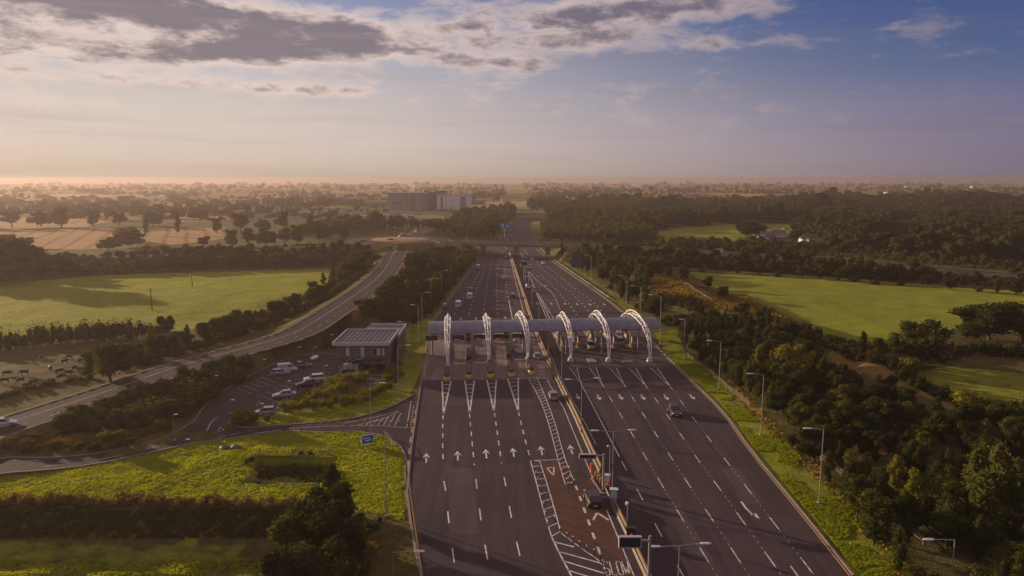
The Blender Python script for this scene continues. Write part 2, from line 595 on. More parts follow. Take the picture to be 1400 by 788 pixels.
def terr(x, y):
    x = np.asarray(x, float)
    y = np.asarray(y, float)
    z = np.zeros(x.shape)
    for path, hw, sl in PATHS:
        d, pz = path_dist(x, y, path)
        h = pz - np.maximum(0, d - hw) * sl
        z = np.maximum(z, h)
    d, pz = path_dist(x, y, BUND)
    z = np.maximum(z, pz - np.maximum(0, d - 1.5) * 0.35)
    dr = np.hypot(x - RB_C.x, y - RB_C.y)
    z = np.maximum(z, 7.0 - np.maximum(0, dr - 31) * 0.42)
    # the roads run level: their bed a little lower than the carriageway laid on it
    for path, hw, sl in PATHS:
        d, pz = path_dist(x, y, path)
        z = np.where(d < hw, pz - 0.12, z)
    z = np.where(dr < 30, 6.88, z)
    out = outside_mway(x, y)
    far_n = (y > 640)
    z = np.minimum(z, np.maximum(0, (out - 3.0) * np.where((y > 380) & (y < 460), 0.9, 0.5)))
    u, v = P(x, np.maximum(y, 5), 0.0)
    flat = in_poly(u, v, FLAT) & (y > 5)
    z = np.where(flat, 0, z)
    # low ground beyond the reeds, and the hollow in the lawn
    edge = 91.5 + 0.8 * np.sin(x * 0.11)
    drop = sm(edge - y, 0.0, 4.5) * sm(-22.5 - x, 0.0, 7.0) * sm(y, 62, 74)
    z = z - 3.0 * drop
    z = z + drop * (vnoise(x * .6, y * 1.5, 2.6, 11) - .5) * 1.1 * sm(86 - y, 0, 3)
    hol = in_poly(x, y, [(p.x, p.y) for p in POND])
    z = np.where(hol, z - 2.2, z)
    # gentle unevenness of the open ground
    roadish = np.minimum.reduce([path_dist(x, y, p)[0] - hw for p, hw, s_ in PATHS])
    free = sm(out, 1.0, 8.0) * sm(roadish, 0.5, 6.0) * np.where(flat & ~hol & (v < 592), 0, 1)
    z = z + free * ((vnoise(x, y, 2.2, 1) - 0.5) * 0.22 + (vnoise(x, y, 9.0, 2) - 0.5) * 0.5 + (vnoise(x, y, 45, 3) - 0.5) * 1.2) * sm(out, 3, 14)
    roll = sm(y, 600, 1500) * (vnoise(x, y, 420, 5) - 0.35) * 9
    z = z + np.maximum(roll, -0.5) * sm(out, 10, 90)
    z = np.where((out < 1.0) & (y > 50) & (y < 900), np.minimum(z, 0) - 0.0, z)
    return z


def T(x, y):
    return float(terr(np.array([x]), np.array([y]))[0])


def GT(u, v):
    """photograph pixel -> point on the modelled terrain"""
    z = 0.0
    for _ in range(8):
        g = G(u, v, z)
        z = z * 0.4 + T(g.x, g.y) * 0.6
    g = G(u, v, z)
    g.z = T(g.x, g.y)
    return g


# ------------------------------------------------------------------ ground
def axis(lo, hi, d, a, b, grow, cap):
    mid = list(np.arange(lo, hi + 1e-6, d))
    st, p = d, hi
    up = []
    while p < b:
        st = min(st * grow, cap)
        p += st
        up.append(min(p, b))
    st, p = d, lo
    dn = []
    while p > a:
        st = min(st * grow, cap)
        p -= st
        dn.append(max(p, a))
    return np.array(dn[::-1] + mid + up)


xs = axis(-120, 150, 1.3, -5600, 5600, 1.035, 150)
ys = np.concatenate([axis(60, 235, 1.3, -150, 235.1, 1.3, 30)[:-1], np.arange(236.5, 520, 2.6), axis(521, 524, 3, 521, 6500, 1.03, 160)[2:]])
ys = np.unique(ys)
XX, YY = np.meshgrid(xs, ys)
ZZ = terr(XX, YY)
nx, ny = len(xs), len(ys)
idx = np.arange(nx * ny).reshape(ny, nx)
quads = np.stack([idx[:-1, :-1], idx[:-1, 1:], idx[1:, 1:], idx[1:, :-1]], -1).reshape(-1, 4)


def ground_material():
    m = bpy.data.materials.new('ground_cover')
    m.use_nodes = True
    N = Nodes(m.node_tree)
    b = m.node_tree.nodes['Principled BSDF']
    geo = N.new('ShaderNodeNewGeometry')
    pos = geo.outputs['Position']
    at = N.new('ShaderNodeAttribute', attribute_name='cover')
    sep = N.new('ShaderNodeSeparateColor')
    N.put(sep.inputs[0], at.outputs['Color'])
    dry, lush, earth = sep.outputs
    n1 = N.noise(pos, 0.35, 6, 0.65)
    n2 = N.noise(pos, 1.6, 5, 0.6)
    n3 = N.noise(pos, 0.02, 4, 0.55)
    rough = N.ramp(N.m('ADD', N.m('MULTIPLY', n1, 0.6), N.m('MULTIPLY', n2, 0.4)), [(0.34, (0.045, 0.045, 0.014)), (0.52, (0.085, 0.080, 0.022)), (0.70, (0.15, 0.115, 0.04))])
    # patchwork of farmland far out
    vor = N.new('ShaderNodeTexVoronoi', feature='F1', distance='EUCLIDEAN')
    vor.inputs['Scale'].default_value = 0.0042
    vor.inputs['Randomness'].default_value = 0.9
    N.put(vor.inputs['Vector'], pos)
    sv = N.new('ShaderNodeSeparateColor')
    N.put(sv.inputs[0], vor.outputs['Color'])
    farm = N.ramp(sv.outputs[0], [(0.0, (0.055, 0.060, 0.018)), (0.3, (0.16, 0.17, 0.035)), (0.55, (0.10, 0.11, 0.03)), (0.7, (0.34, 0.25, 0.11)), (0.85, (0.12, 0.08, 0.05))], 'CONSTANT')
    sp = N.new('ShaderNodeSeparateXYZ')
    N.put(sp.inputs[0], pos)
    far = N.step(sp.outputs[1], 560, 760)
    farx = N.step(N.m('ABSOLUTE', sp.outputs[0]), 330, 420)
    rough = N.mix(N.m('MAXIMUM', far, farx), rough, farm)
    jit = N.m('MULTIPLY', N.m('SUBTRACT', n1, 0.5), 0.9)
    def w(x):
        return N.step(N.m('ADD', x, N.m('MULTIPLY', jit, N.m('MULTIPLY', N.m('MULTIPLY', x, N.m('SUBTRACT', 1.0, x)), 4))), 0.30, 0.70)
    c_l = N.ramp(N.m('ADD', N.m('MULTIPLY', n2, 0.55), N.m('MULTIPLY', N.noise(pos, 0.12, 4, 0.6), 0.45)), [(0.33, (0.14, 0.160, 0.014)), (0.55, (0.205, 0.240, 0.020)), (0.72, (0.29, 0.295, 0.030))])
    c_d = N.ramp(n2, [(0.3, (0.12, 0.085, 0.025)), (0.7, (0.27, 0.185, 0.06))])
    # tractor lines in the stubble
    wv = N.new('ShaderNodeTexWave', wave_type='BANDS')
    mp = N.new('ShaderNodeMapping')
    mp.inputs['Rotation'].default_value = (0, 0, R(-24))
    N.put(mp.inputs[0], pos)
    N.put(wv.inputs['Vector'], mp.outputs[0])
    wv.inputs['Scale'].default_value = 0.022
    wv.inputs['Distortion'].default_value = 1.2
    wv.inputs['Detail Scale'].default_value = 0.3
    c_e = N.mix(N.ramp(wv.outputs['Fac'], [(0.0, 1.0), (0.25, 0.0)]), (0.33, 0.225, 0.095), (0.19, 0.13, 0.06))
    col = N.mix(w(lush), rough, c_l)
    col = N.mix(w(dry), col, c_d)
    col = N.mix(w(earth), col, c_e)
    N.put(b.inputs['Base Color'], col)
    b.inputs['Roughness'].default_value = 0.95
    b.inputs['Specular IOR Level'].default_value = 0.1
    bp = N.new('ShaderNodeBump')
    bp.inputs['Strength'].default_value = 0.9
    bp.inputs['Distance'].default_value = 0.3
    N.put(bp.inputs['Height'], N.m('ADD', N.noise(pos, 1.5, 5, 0.7), N.m('MULTIPLY', N.noise(pos, 3.0, 3, 0.6), 0.3)))
    N.put(b.inputs['Normal'], bp.outputs[0])
    MATS['ground_cover'] = m
    return m


ground = struct(np_mesh('ground', np.stack([XX, YY, ZZ], -1).reshape(-1, 3), quads, ground_material()))
ground.data.polygons.foreach_set('use_smooth', np.ones(len(ground.data.polygons), dtype=bool))
# where which cover grows
fx, fy, fz = XX.ravel(), YY.ravel(), ZZ.ravel()
U, V_ = P(fx, np.maximum(fy, 20), fz)
cov = np.zeros((len(fx), 4), dtype=np.float32)
cov[:, 3] = 1
LUSH = [
    [(-300, 592), (0, 646), (60, 643), (130, 636), (200, 621), (262, 606), (340, 596), (400, 589), (440, 592), (500, 592), (540, 602), (556, 622), (557, 712), (500, 700), (470, 690), (380, 690), (0, 690), (-300, 690)],   # lawn
    [(-300, 735), (330, 738), (380, 830), (-300, 900)],
    [(52, 384), (150, 376), (300, 372), (450, 368), (462, 385), (370, 430), (250, 452), (130, 462), (-60, 470), (-300, 474), (-300, 392)],  # misty field
    [(940, 372), (1100, 380), (1250, 392), (1400, 398), (1500, 404), (1500, 440), (1380, 432), (1300, 450), (1240, 470), (1160, 478), (1110, 460), (1040, 430)],
    [(868, 322), (930, 313), (1000, 307), (1090, 306), (1110, 311), (1090, 318), (1010, 325), (1000, 333), (880, 330)],
    [(1230, 512), (1300, 500), (1420, 512), (1500, 560), (1330, 545)],
    [(320, 577), (345, 582), (400, 579), (470, 574), (520, 562), (560, 542), (580, 500), (586, 450), (560, 447), (552, 470), (545, 520), (520, 540), (470, 552), (400, 560)],   # verge by the plaza
    [(530, 440), (590, 436), (590, 470), (560, 475)],
    [(896, 456), (925, 452), (935, 480), (990, 520), (1020, 560), (1080, 610), (1130, 660), (1200, 720), (1260, 800), (1190, 812), (1165, 788), (1029, 619), (947, 524), (908, 482)],   # right verge
    [(740, 342), (770, 356), (800, 374), (850, 405), (900, 450), (880, 452), (830, 404), (788, 376)],
    [(480, 350), (520, 340), (523, 350), (500, 372), (440, 412), (420, 412), (460, 375)],
]
DRY = [
    [(878, 392), (893, 376), (915, 380), (985, 400), (1060, 424), (1030, 432), (985, 425), (940, 418), (905, 400)],
    [(985, 405), (1020, 405), (1060, 425), (1100, 446), (1130, 470), (1110, 478), (1060, 450)],
    [(1130, 478), (1180, 488), (1250, 515), (1320, 550), (1340, 570), (1300, 560), (1220, 525), (1140, 500)],
    [(478, 772), (476, 750), (492, 730), (512, 728), (514, 755), (495, 775)],
    [(566, 338), (562, 362), (552, 384), (524, 410), (486, 432), (420, 474), (405, 474), (478, 426), (514, 405), (538, 386), (550, 370), (558, 338)],
    [(0, 604), (40, 596), (100, 605), (180, 592), (230, 580), (225, 590), (160, 606), (40, 615), (0, 618)],
    [(510, 333), (530, 325), (560, 323), (590, 327), (560, 332)],
    [(0, 676), (200, 678), (380, 682), (380, 692), (200, 689), (0, 690)],
    [(1140, 360), (1240, 362), (1340, 372), (1340, 376), (1240, 368)],
    [(1000, 500), (1040, 560), (1010, 562), (975, 520)], [(1080, 600), (1130, 640), (1150, 690), (1110, 650)],
]
STUB = [[(-200, 313), (60, 314), (130, 312), (306, 312), (310, 326), (230, 336), (160, 340), (30, 342), (-200, 346)], [(235, 296), (330, 296), (330, 303), (235, 303)], [(90, 302), (150, 300), (150, 305), (90, 306)]]
WEAK = {id(LUSH[1]): .52, id(LUSH[10]): .38, id(LUSH[9]): .5, id(LUSH[8]): .60, id(LUSH[5]): .6}
for ch, polys in ((1, LUSH), (0, DRY), (2, STUB)):
    for pl in polys:
        k = in_poly(U, V_, pl) & (fy > 30)
        cov[k, ch] = WEAK.get(id(pl), 1.0)
        if ch == 0:
            cov[k, 1] = 0
k = in_poly(fx, fy, [(p.x, p.y) for p in POND])
cov[k, 1] = .15
a = ground.data.color_attributes.new('cover', 'FLOAT_COLOR', 'POINT')
a.data.foreach_set('color', cov.ravel())


# ------------------------------------------------------------------ roads
def strip(name, A, B, m, z=None, dz=0.0, skirt=0.0):
    mb = MB()
    n = len(A)
    for p in A + B:
        mb.v.append((p.x, p.y, (p.z if z is None else z) + dz))
    for i in range(n - 1):
        mb.f.append((i, i + 1, n + i + 1, n + i))
    if skirt:
        k = len(mb.v)
        for p in A + B:
            mb.v.append((p.x, p.y, (p.z if z is None else z) + dz - skirt))
        for i in range(n - 1):
            mb.f.append((i + 1, i, k + i, k + i + 1))
            mb.f.append((n + i, n + i + 1, k + n + i + 1, k + n + i))
    return mb.build(name, m)


def flatpoly(name, px, m, z, world_pts=False):
    pts = [(p[0], p[1]) for p in px] if world_pts else [tuple(G(u, v, z).xy) for (u, v) in px]
    mb = MB()
    mb.v = [(x, y, z) for (x, y) in pts]
    mb.f = [tuple(range(len(pts)))]
    o = mb.build(name, m)
    if o.data.polygons[0].normal.z < 0:
        o.data.flip_normals()
    return o


def sides(path, w0, w1=None):
    """left/right offset copies of a 3-D path"""
    w1 = w0 if w1 is None else w1
    L, Rr = [], []
    n = len(path)
    for i, p in enumerate(path):
        d = path[min(i + 1, n - 1)] - path[max(i - 1, 0)]
        d.z = 0
        d.normalize()
        nrm = Vector((-d.y, d.x, 0))
        L.append(p + nrm * w0)
        Rr.append(p - nrm * w1)
    return L, Rr


struct(strip('motorway', ML_w, MR_w, ASPH, z=ROAD_Z, skirt=0.1))
far_m = [G(717, 299), G(738, 292), G(752, 288), G(775, 284), G(800, 281)]
La, Lb = sides(far_m, 15)
struct(strip('motorway', La, Lb, ASPH, z=ROAD_Z + 0.004, skirt=0.1))
for path, w, nm in ((RAMP, 4.9, 'ramp_road'), (WEST, 4.2, 'approach_road'), (NORTH, 4.5, 'approach_road'), (EAST, 5.0, 'approach_road')):
    pth = resample(path, 6)
    A, B = sides(pth, w)
    struct(strip(nm, B, A, ASPH2, dz=0.0, skirt=0.3))
    # edge kerbs: a real step either side
    for k, (e, s_) in enumerate(((A, 1), (B, -1))):
        mb = MB()
        for a_, b_ in zip(e[:-1], e[1:]):
            d = b_ - a_
            c = (a_ + b_) / 2
            mb.box((c.x, c.y, c.z + 0.0), (d.length + 0.02, 0.22, 0.24), math.atan2(d.y, d.x))
        struct(mb.build('kerb', CONC))
# roundabout ring and island
mb = MB()
ringi, ringo = [], []
for k in range(49):
    t = 2 * math.pi * k / 48
    ringi.append(RB_C + Vector((math.cos(t) * 17, math.sin(t) * 17, 0)))
    ringo.append(RB_C + Vector((math.cos(t) * 28, math.sin(t) * 28, 0)))
struct(strip('roundabout_road', ringi, ringo, ASPH2, z=7.012, skirt=0.2))
mb = MB()
pr = []
for j in range(6):
    rr = 17.2 * (1 - j / 6) + 0.1
    pr.append([RB_C + Vector((math.cos(2 * math.pi * k / 40) * rr, math.sin(2 * math.pi * k / 40) * rr, 0.12 + 0.9 * (1 - (rr / 17.3) ** 2))) for k in range(40)])
mb.loft(pr)
GRASSD = mat('dry_grass_ground', (0.26, 0.17, 0.06), 0.95, var=0.35, scale=1.2, bump=0.8, bscale=3)
struct(mb.build('traffic_island', GRASSD))
# minor road past the lawn, plaza apron, car park
MINOR_T = [(-300, 660), (-120, 645), (0, 626), (60, 627), (110, 624), (170, 614), (215, 603), (242, 592), (262, 578), (300, 586), (345, 585), (400, 581), (470, 575), (515, 565), (545, 552), (565, 540)]
MINOR_B = [(572, 600), (556, 630), (552, 618), (541, 604), (515, 594), (480, 590), (440, 592), (400, 590), (335, 597), (262, 607), (200, 621), (130, 636), (60, 644), (0, 648), (-120, 668), (-300, 690)]
struct(flatpoly('minor_road', MINOR_T + MINOR_B, ASPH2, 0.046))
struct(flatpoly('car_park_surface', CARPARK, asphalt('car_park_asphalt', (0.050, 0.043, 0.045), 0.3), 0.051))
struct(flatpoly('driveway', [(470, 514), (500, 497), (530, 497), (527, 515), (515, 530), (495, 532)], ASPH, 0.056))
struct(flatpoly('plaza_surface', [(577, 520), (584, 470), (586, 447), (700, 440), (722, 445), (742, 478), (755, 507), (757, 518), (700, 519)], PLAZA, ROAD_Z + 0.005))
struct(flatpoly('plaza_surface', [(764, 503), (741, 445), (880, 447), (912, 490), (930, 506), (905, 505)], asphalt('plaza_asphalt', (0.066, 0.055, 0.056), 0.4), ROAD_Z + 0.005))
struct(flatpoly('red_lane', [(740, 632), (766, 632), (790, 664), (810, 655), (829, 697), (869, 800), (852, 800), (826, 768), (770, 732)], ASPHR, ROAD_Z + 0.005))
struct(flatpoly('red_lane', [(697.5, 353), (700, 350), (728, 436), (716.8, 430)], ASPHR, ROAD_Z + 0.005))


# relaid strips of tarmac, a shade darker or paler than the old surface
DKP, LTP = asphalt('asphalt_new', (0.042, 0.034, 0.039), .3), asphalt('asphalt_old', (0.070, 0.056, 0.060), .35)
for px_, m_ in (([(612, 640), (645, 640), (656, 730), (616, 730)], LTP), ([(686, 600), (716, 600), (727, 632), (692, 634)], DKP), ([(868, 560), (893, 560), (931, 622), (900, 622)], DKP), ([(905, 690), (930, 690), (978, 770), (948, 770)], LTP),
                ([(570, 700), (608, 700), (612, 745), (575, 745)], DKP), ([(985, 640), (1010, 640), (1046, 690), (1018, 690)], LTP), ([(664, 375), (676, 375), (675, 408), (660, 408)], DKP), ([(770, 385), (783, 392), (812, 420), (800, 420)], LTP),
                ([(560, 556), (780, 556), (781, 559), (560, 559)], DKP), ([(778, 505), (925, 505), (926, 507), (779, 507)], DKP)):
    struct(flatpoly('tarmac_patch', px_, m_, ROAD_Z + 0.009))


def offset_line(px, w, dz=0.0, z0=ROAD_Z):
    return [G(u, v, z0) for (u, v) in px]


# kerbs of the plaza, the lawn and the car park
def kerb(px, z=0.0, h=0.13, w=0.28, m=CONC):
    mb = MB()
    pts = smooth_path([G(u, v) for (u, v) in px], 1)
    for a_, b_ in zip(pts[:-1], pts[1:]):
        d = b_ - a_
        c = (a_ + b_) / 2
        mb.box((c.x, c.y, z + h / 2 + 0.02), (d.length + 0.03, w, h + 0.04), math.atan2(d.y, d.x))
    return struct(mb.build('kerb', m))


kerb([(u, v) for (u, v) in ML if v > 440 and (v > 628 or v < 530)][0:5])
kerb([(577, 515), (584, 470), (586, 447), (596, 432), (622, 395), (648, 362)])
kerb(MR[1:13])
kerb(MINOR_B[1:8]); kerb(MINOR_B[7:15]); kerb(MINOR_T[1:9]); kerb(MINOR_T[10:16])
kerb([(312, 577), (320, 583), (343, 586), (350, 584)])
kerb([(262, 580), (285, 549), (318, 527), (350, 510), (385, 493), (432, 482), (470, 487)])
kerb([(343, 577), (350, 570), (372, 563), (398, 549), (420, 537), (447, 527), (468, 514)])

# ------------------------------------------------------------------ road markings
ZM = ROAD_Z + 0.014


class Mark:
    def __init__(s, z=ZM):
        s.mb = MB()
        s.z = z

    def seg(s, a, b, w):
        d = (b - a)
        d.z = 0
        if d.length < 1e-4:
            return
        d.normalize()
        n = Vector((-d.y, d.x, 0)) * w / 2
        s.mb.face([(a.x - n.x, a.y - n.y, a.z + s.dz), (b.x - n.x, b.y - n.y, b.z + s.dz), (b.x + n.x, b.y + n.y, b.z + s.dz), (a.x + n.x, a.y + n.y, a.z + s.dz)])
    dz = 0.0

    def line(s, px, w=0.2, dash=None, gap=None, world=False, start=0.0):
        pts = px if world else [G(u, v, s.z) for (u, v) in px]
        if dash is None:
            pts = smooth_path(pts, 1) if len(pts) > 2 else pts
            for a, b in zip(pts[:-1], pts[1:]):
                s.seg(a, b, w)
            return
        if len(pts) > 2:
            pts = smooth_path(pts, 1)
        acc = start
        for a, b in zip(pts[:-1], pts[1:]):
            L = (b - a).length
            t = 0.0
            while t < L:
                ph = acc % (dash + gap)
                if ph < dash:
                    e = min(L, t + dash - ph)
                    s.seg(a.lerp(b, t / L), a.lerp(b, e / L), w)
                else:
                    e = min(L, t + (dash + gap) - ph)
                acc += e - t + 1e-6
                t = e + 1e-6

    def poly(s, pts):
        s.mb.face([(p[0], p[1], s.z) for p in pts])

    def done(s, name='road_marking', m=ROADW):
        o = s.mb.build(name, m)
        me = o.data
        for p in me.polygons:
            if p.normal.z < 0:
                p.flip()
        return struct(o)


def xf(c, ang, pts, k=1.0):
    ca, sa = math.cos(ang), math.sin(ang)
    return [(c.x + (x * ca - y * sa) * k, c.y + (x * sa + y * ca) * k) for (x, y) in pts]


def road_dir(u, v):
    """direction of travel axis at a road pixel (angle of +y axis, radians from +Y)"""
    g = G(u, v)
    f = lambda X, Y, t: float(np.interp(t, Y, X))
    l0, l1 = f(ML_x, ML_y, g.y - 8), f(ML_x, ML_y, g.y + 8)
    r0, r1 = f(MR_x, MR_y, g.y - 8), f(MR_x, MR_y, g.y + 8)
    k = (g.x - f(ML_x, ML_y, g.y)) / max(1, f(MR_x, MR_y, g.y) - f(ML_x, ML_y, g.y))
    dx = (l1 - l0) * (1 - k) + (r1 - r0) * k
    return -math.atan2(dx, 16.0)


mk = Mark()
# left carriageway, south of the plaza
for px in ([(605.7, 568), (605, 600), (606, 636)], [(642, 566), (645, 600), (648.5, 636)], [(676, 565), (681, 600), (686, 634)], [(709, 564), (717, 598), (726, 631)]):
    mk.line(px, 0.20, 2.2, 2.6)
mk.line([(607, 658), (609.5, 672), (614, 718), (622, 776), (625, 800)], 0.18, 3.4, 6.3)
mk.line([(650.5, 655), (652.5, 670), (658, 716), (668, 773), (673, 800)], 0.18, 3.4, 6.3)
mk.line([(689, 652), (692, 667), (700, 713), (713, 770), (719, 800)], 0.18, 3.4, 6.3)
for (a, b, c) in (((604.3, 521), (616.6, 521), (606.3, 567)), ((635.7, 521), (648.6, 521), (642, 565)), ((665.7, 520), (678.5, 520), (675.4, 563)), ((694.3, 518.6), (708.6, 517), (708.6, 563))):
    A, B, T_ = G(*a, ZM), G(*b, ZM), G(*c, ZM)
    mk.seg(A, T_, 0.28)
    mk.seg(B, T_, 0.28)
    for k in range(1, 7):
        t = k / 7.5
        p, q = A.lerp(T_, t), B.lerp(T_, t)
        mid = (p + q) / 2 + Vector((0, 0.35, 0))
        mk.seg(p, mid, 0.26)
        mk.seg(mid, q, 0.26)


def ladder(left, right, n, w=0.16, skew=0.0, ends=(0, 1)):
    A = smooth_path([G(u, v, ZM) for u, v in left], 2)
    B = smooth_path([G(u, v, ZM) for u, v in right], 2)
    for S in (A, B):
        for a, b in zip(S[:-1], S[1:]):
            mk.seg(a, b, w)
    def at(S, t):
        L = [0.0]
        for a, b in zip(S[:-1], S[1:]):
            L.append(L[-1] + (b - a).length)
        x = t * L[-1]
        for i in range(len(L) - 1):
            if x <= L[i + 1]:
                return S[i].lerp(S[i + 1], (x - L[i]) / max(1e-6, L[i + 1] - L[i]))
        return S[-1]
    for k in range(n + 1):
        t = ends[0] + (ends[1] - ends[0]) * k / n
        mk.seg(at(A, max(0, min(1, t))), at(B, max(0, min(1, t + skew))), w)


ladder([(722.9, 518.6), (740, 548.6), (751.4, 583), (763, 629.5), (773, 662.7)], [(734, 515.7), (745.7, 543), (758.6, 577), (771.5, 626), (784.6, 658)], 30, 0.14)
ladder([(725, 629.5), (734, 662), (742.6, 696), (754, 733.7)], [(738, 631), (748, 662), (758, 696), (767, 729)], 10, 0.16, -0.02)
mk.line([(754, 733.7), (765, 757), (782, 789), (789, 802)], 0.2)
mk.line([(767, 729), (795, 750), (822, 768), (832, 792)], 0.14)
for a, b in (((757, 741), (785, 748)), ((763, 754), (821, 770)), ((770, 767), (826, 784)), ((777, 780), (832, 797))):
    mk.seg(G(*a, ZM), G(*b, ZM), 0.22)
mk.line([(725, 630), (767, 628.5)], 0.2)
mk.line([(787, 664), (800, 700), (822, 762)], 0.32, 1.6, 1.9)
mk.line([(771.5, 560), (790, 605), (812, 657)], 0.15)
mk.line([(829.5, 697.5), (867, 788), (873, 802)], 0.15)
mk.line([(748, 520), (760, 540), (771.5, 560)], 0.13)
# give-way triangle
tri = [G(*p, ZM) for p in ((748, 640), (757.5, 639), (756.5, 650.5))]
for i in range(3):
    mk.seg(tri[i], tri[(i + 1) % 3], 0.22)
# arrows
UP = [[(-.13, -2), (.13, -2), (.13, .2), (-.13, .2)], [(-.62, 0.0), (0, 2.0), (0, .55)], [(.62, 0.0), (0, .55), (0, 2.0)]]


def arrow(u, v, flip=False, k=1.0):
    a = road_dir(u, v) + (math.pi if flip else 0)
    for shp in UP:
        mk.poly(xf(G(u, v), a, shp, k))


for (u, v) in ((582.8, 626.6), (625.7, 623.7), (664.5, 621), (701.8, 619), (740, 616.5), (780.8, 615)):
    arrow(u, v)
for (u, v) in ((790, 543), (818.6, 543.7), (848.6, 543.7), (879, 543.7), (910.6, 543.7), (946, 543)):
    arrow(u, v, True, 0.95)
for (u, v) in ((629.7, 437), (650.7, 436), (670.8, 436), (690.6, 435)):
    arrow(u, v, False, 1.0)
for (u, v) in ((734, 415.5), (753.5, 415.5), (772, 415.5), (789, 416), (806.5, 416.5), (826, 416.5)):
    arrow(u, v, True, 1.1)
for (u, v) in ((693, 369), (695, 378), (645, 394)):
    g = G(u, v)
    for shp in UP:
        mk.poly(xf(g, 0.9, shp, 1.3))
g = G(817.5, 706, ZM)
for s_ in (-1, 1):
    mk.seg(g + Vector((0, 1.0, 0)), g + Vector((s_ * 1.0 + 0.25, -1.1, 0)), 0.3)
# bent merge arrow
pa = [G(1013.5, 686, ZM), G(1019, 694, ZM), G(1026, 701, ZM), G(1032, 706, ZM)]
for a, b in zip(pa[:-1], pa[1:]):
    mk.seg(a, b, 0.3)
mk.poly([tuple(G(*p).xy) for p in ((1026, 704.5), (1033.5, 702.5), (1039, 710.5))])
# right carriageway
mk.line([(794, 524), (820, 573), (847, 625)], 0.2)
mk.line([(850, 631), (872, 671), (897, 719), (932, 784), (945, 806)], 0.18, 3.6, 6.6)
RL = [[(823, 525), (837, 549), (854, 576), (868, 600), (886.5, 632), (909, 670), (938, 718), (975, 779), (988, 800)],
      [(852.7, 525), (866, 546), (883, 572), (900, 599), (922, 632), (947, 671), (979, 718), (1018, 778), (1032, 798)],
      [(882, 526.6), (896, 545), (915, 572), (934, 599), (957, 632.7), (986, 671), (1020, 719), (1063, 779), (1076, 797)],
      [(916.6, 529), (931, 549), (949, 573.6), (969.6, 600.5), (995, 632.7), (1025, 672), (1062, 720), (1108, 780), (1121, 797)]]
for px in RL:
    mk.line(px, 0.17, 3.3, 6.8, start=1.0)
    mk.line(px, 0.05, 0.5, 0.9)
mk.line([(1081, 774), (1096, 795)], 0.17)
for (a, b, c) in (((778, 502), (788.7, 503), (794, 524)), ((805.5, 503), (814.6, 502), (823, 525)), ((833, 503), (842.8, 503), (852.7, 525)), ((859.5, 503), (869.4, 503), (882, 526.6)), ((889, 503), (898.4, 503), (916.6, 529))):
    A, B, T_ = G(*a, ZM), G(*b, ZM), G(*c, ZM)
    mk.seg(A, T_, 0.14)
    mk.seg(B, T_, 0.16)
    for k in range(1, 6):
        mk.seg(A.lerp(T_, k / 6.5), B.lerp(T_, k / 6.5), 0.13)
mk.line([(749, 478), (768, 520), (790, 560), (815, 608)], 0.12)
# north of the plaza, left carriageway
for px in ([(641, 430), (646, 411), (657, 385), (664, 363)], [(661, 430), (664.7, 398), (668.5, 376), (674, 352)], [(680.5, 430), (678.7, 396), (680, 366), (684, 352)], [(694.5, 407), (692, 393), (690, 372), (691, 356)], [(621, 430), (633, 408), (648, 385), (662, 362)]):
    mk.line(px, 0.24, 2.2, 6.0)
for px in ([(674, 352), (694, 326), (708, 309)], [(684, 352), (699, 326), (712, 308)]):
    mk.line(px, 0.2, 3, 9)
mk.line([(695.6, 411), (701, 438)], 0.3)
mk.line([(697.4, 353), (705, 385), (716.4, 429.6)], 0.2)
mk.line([(690, 335), (697.4, 353)], 0.2)
# north of the plaza, right carriageway
for px in ([(789, 431), (772, 408), (740, 376.5)], [(808, 431), (793.6, 412), (763, 385.6), (746, 372.6), (732.6, 357)], [(827, 431), (810, 412), (781, 391), (763, 376.5), (745, 362)], [(766, 424), (760, 409), (757, 403)]):
    mk.line(px, 0.24, 2.4, 4.5)
mk.line([(757, 403), (751, 397), (735, 385), (724, 372)], 0.22)
mk.line([(766, 424), (757, 403)], 0.18, 2, 1)
for px in ([(722, 372), (730, 393), (748, 437)], [(731, 395), (737, 405), (752, 437)], [(737, 404), (744, 415), (757, 436)], [(743, 410.5), (762, 411)]):
    mk.line(px, 0.2)
for (a, b) in (((716, 341), (722, 349)), ((712, 345), (716, 356))):
    mk.line([a, b], 0.2)
mk.done()

my = Mark()
my.line([(569, 560), (561, 600), (557.8, 632)], 0.2, 2.6, 2.4)
my.line([(557.8, 632), (560, 668), (565, 704.7), (577, 788), (579, 802)], 0.2)
my.line([(u - 4.0 * (v - 245) / 445, v) for (u, v) in MR[1:8]], 0.16)
my.line([(u - 2.2, v) for (u, v) in MR[8:13]], 0.2)
my.line([(u + 2.5, v) for (u, v) in ML[7:14]], 0.16)
my.done(m=ROADY)

# lettering SLOW, drawn stroke by stroke and stretched towards the driver
ms = Mark()
gl, gr = G(828, 786.5, ZM), G(864, 786, ZM)
gt_l = G(823.5, 768, ZM)
ex = (gr - gl)
ey = (gt_l - gl)
cw = 0.205
LET = {'S': [[(.95, .86), (.75, 1), (.25, 1), (.05, .86), (.05, .66), (.25, .54), (.75, .46), (.95, .34), (.95, .14), (.75, 0), (.25, 0), (.05, .14)]],
       'L': [[(.1, 1), (.1, 0), (.95, 0)]], 'O': [[(.25, 0), (.05, .15), (.05, .85), (.25, 1), (.75, 1), (.95, .85), (.95, .15), (.75, 0), (.25, 0)]],
       'W': [[(-.04, 1), (.22, 0), (.5, .62), (.78, 0), (1.04, 1)]]}
for i, ch in enumerate('SLOW'):
    for st in LET[ch]:
        for a, b in zip(st[:-1], st[1:]):
            pa_, pb_ = [gl + ex * (i * 0.255 + p[0] * cw) + ey * p[1] for p in (a, b)]
            ms.seg(pa_, pb_, 0.14)
ms.done('road_lettering')

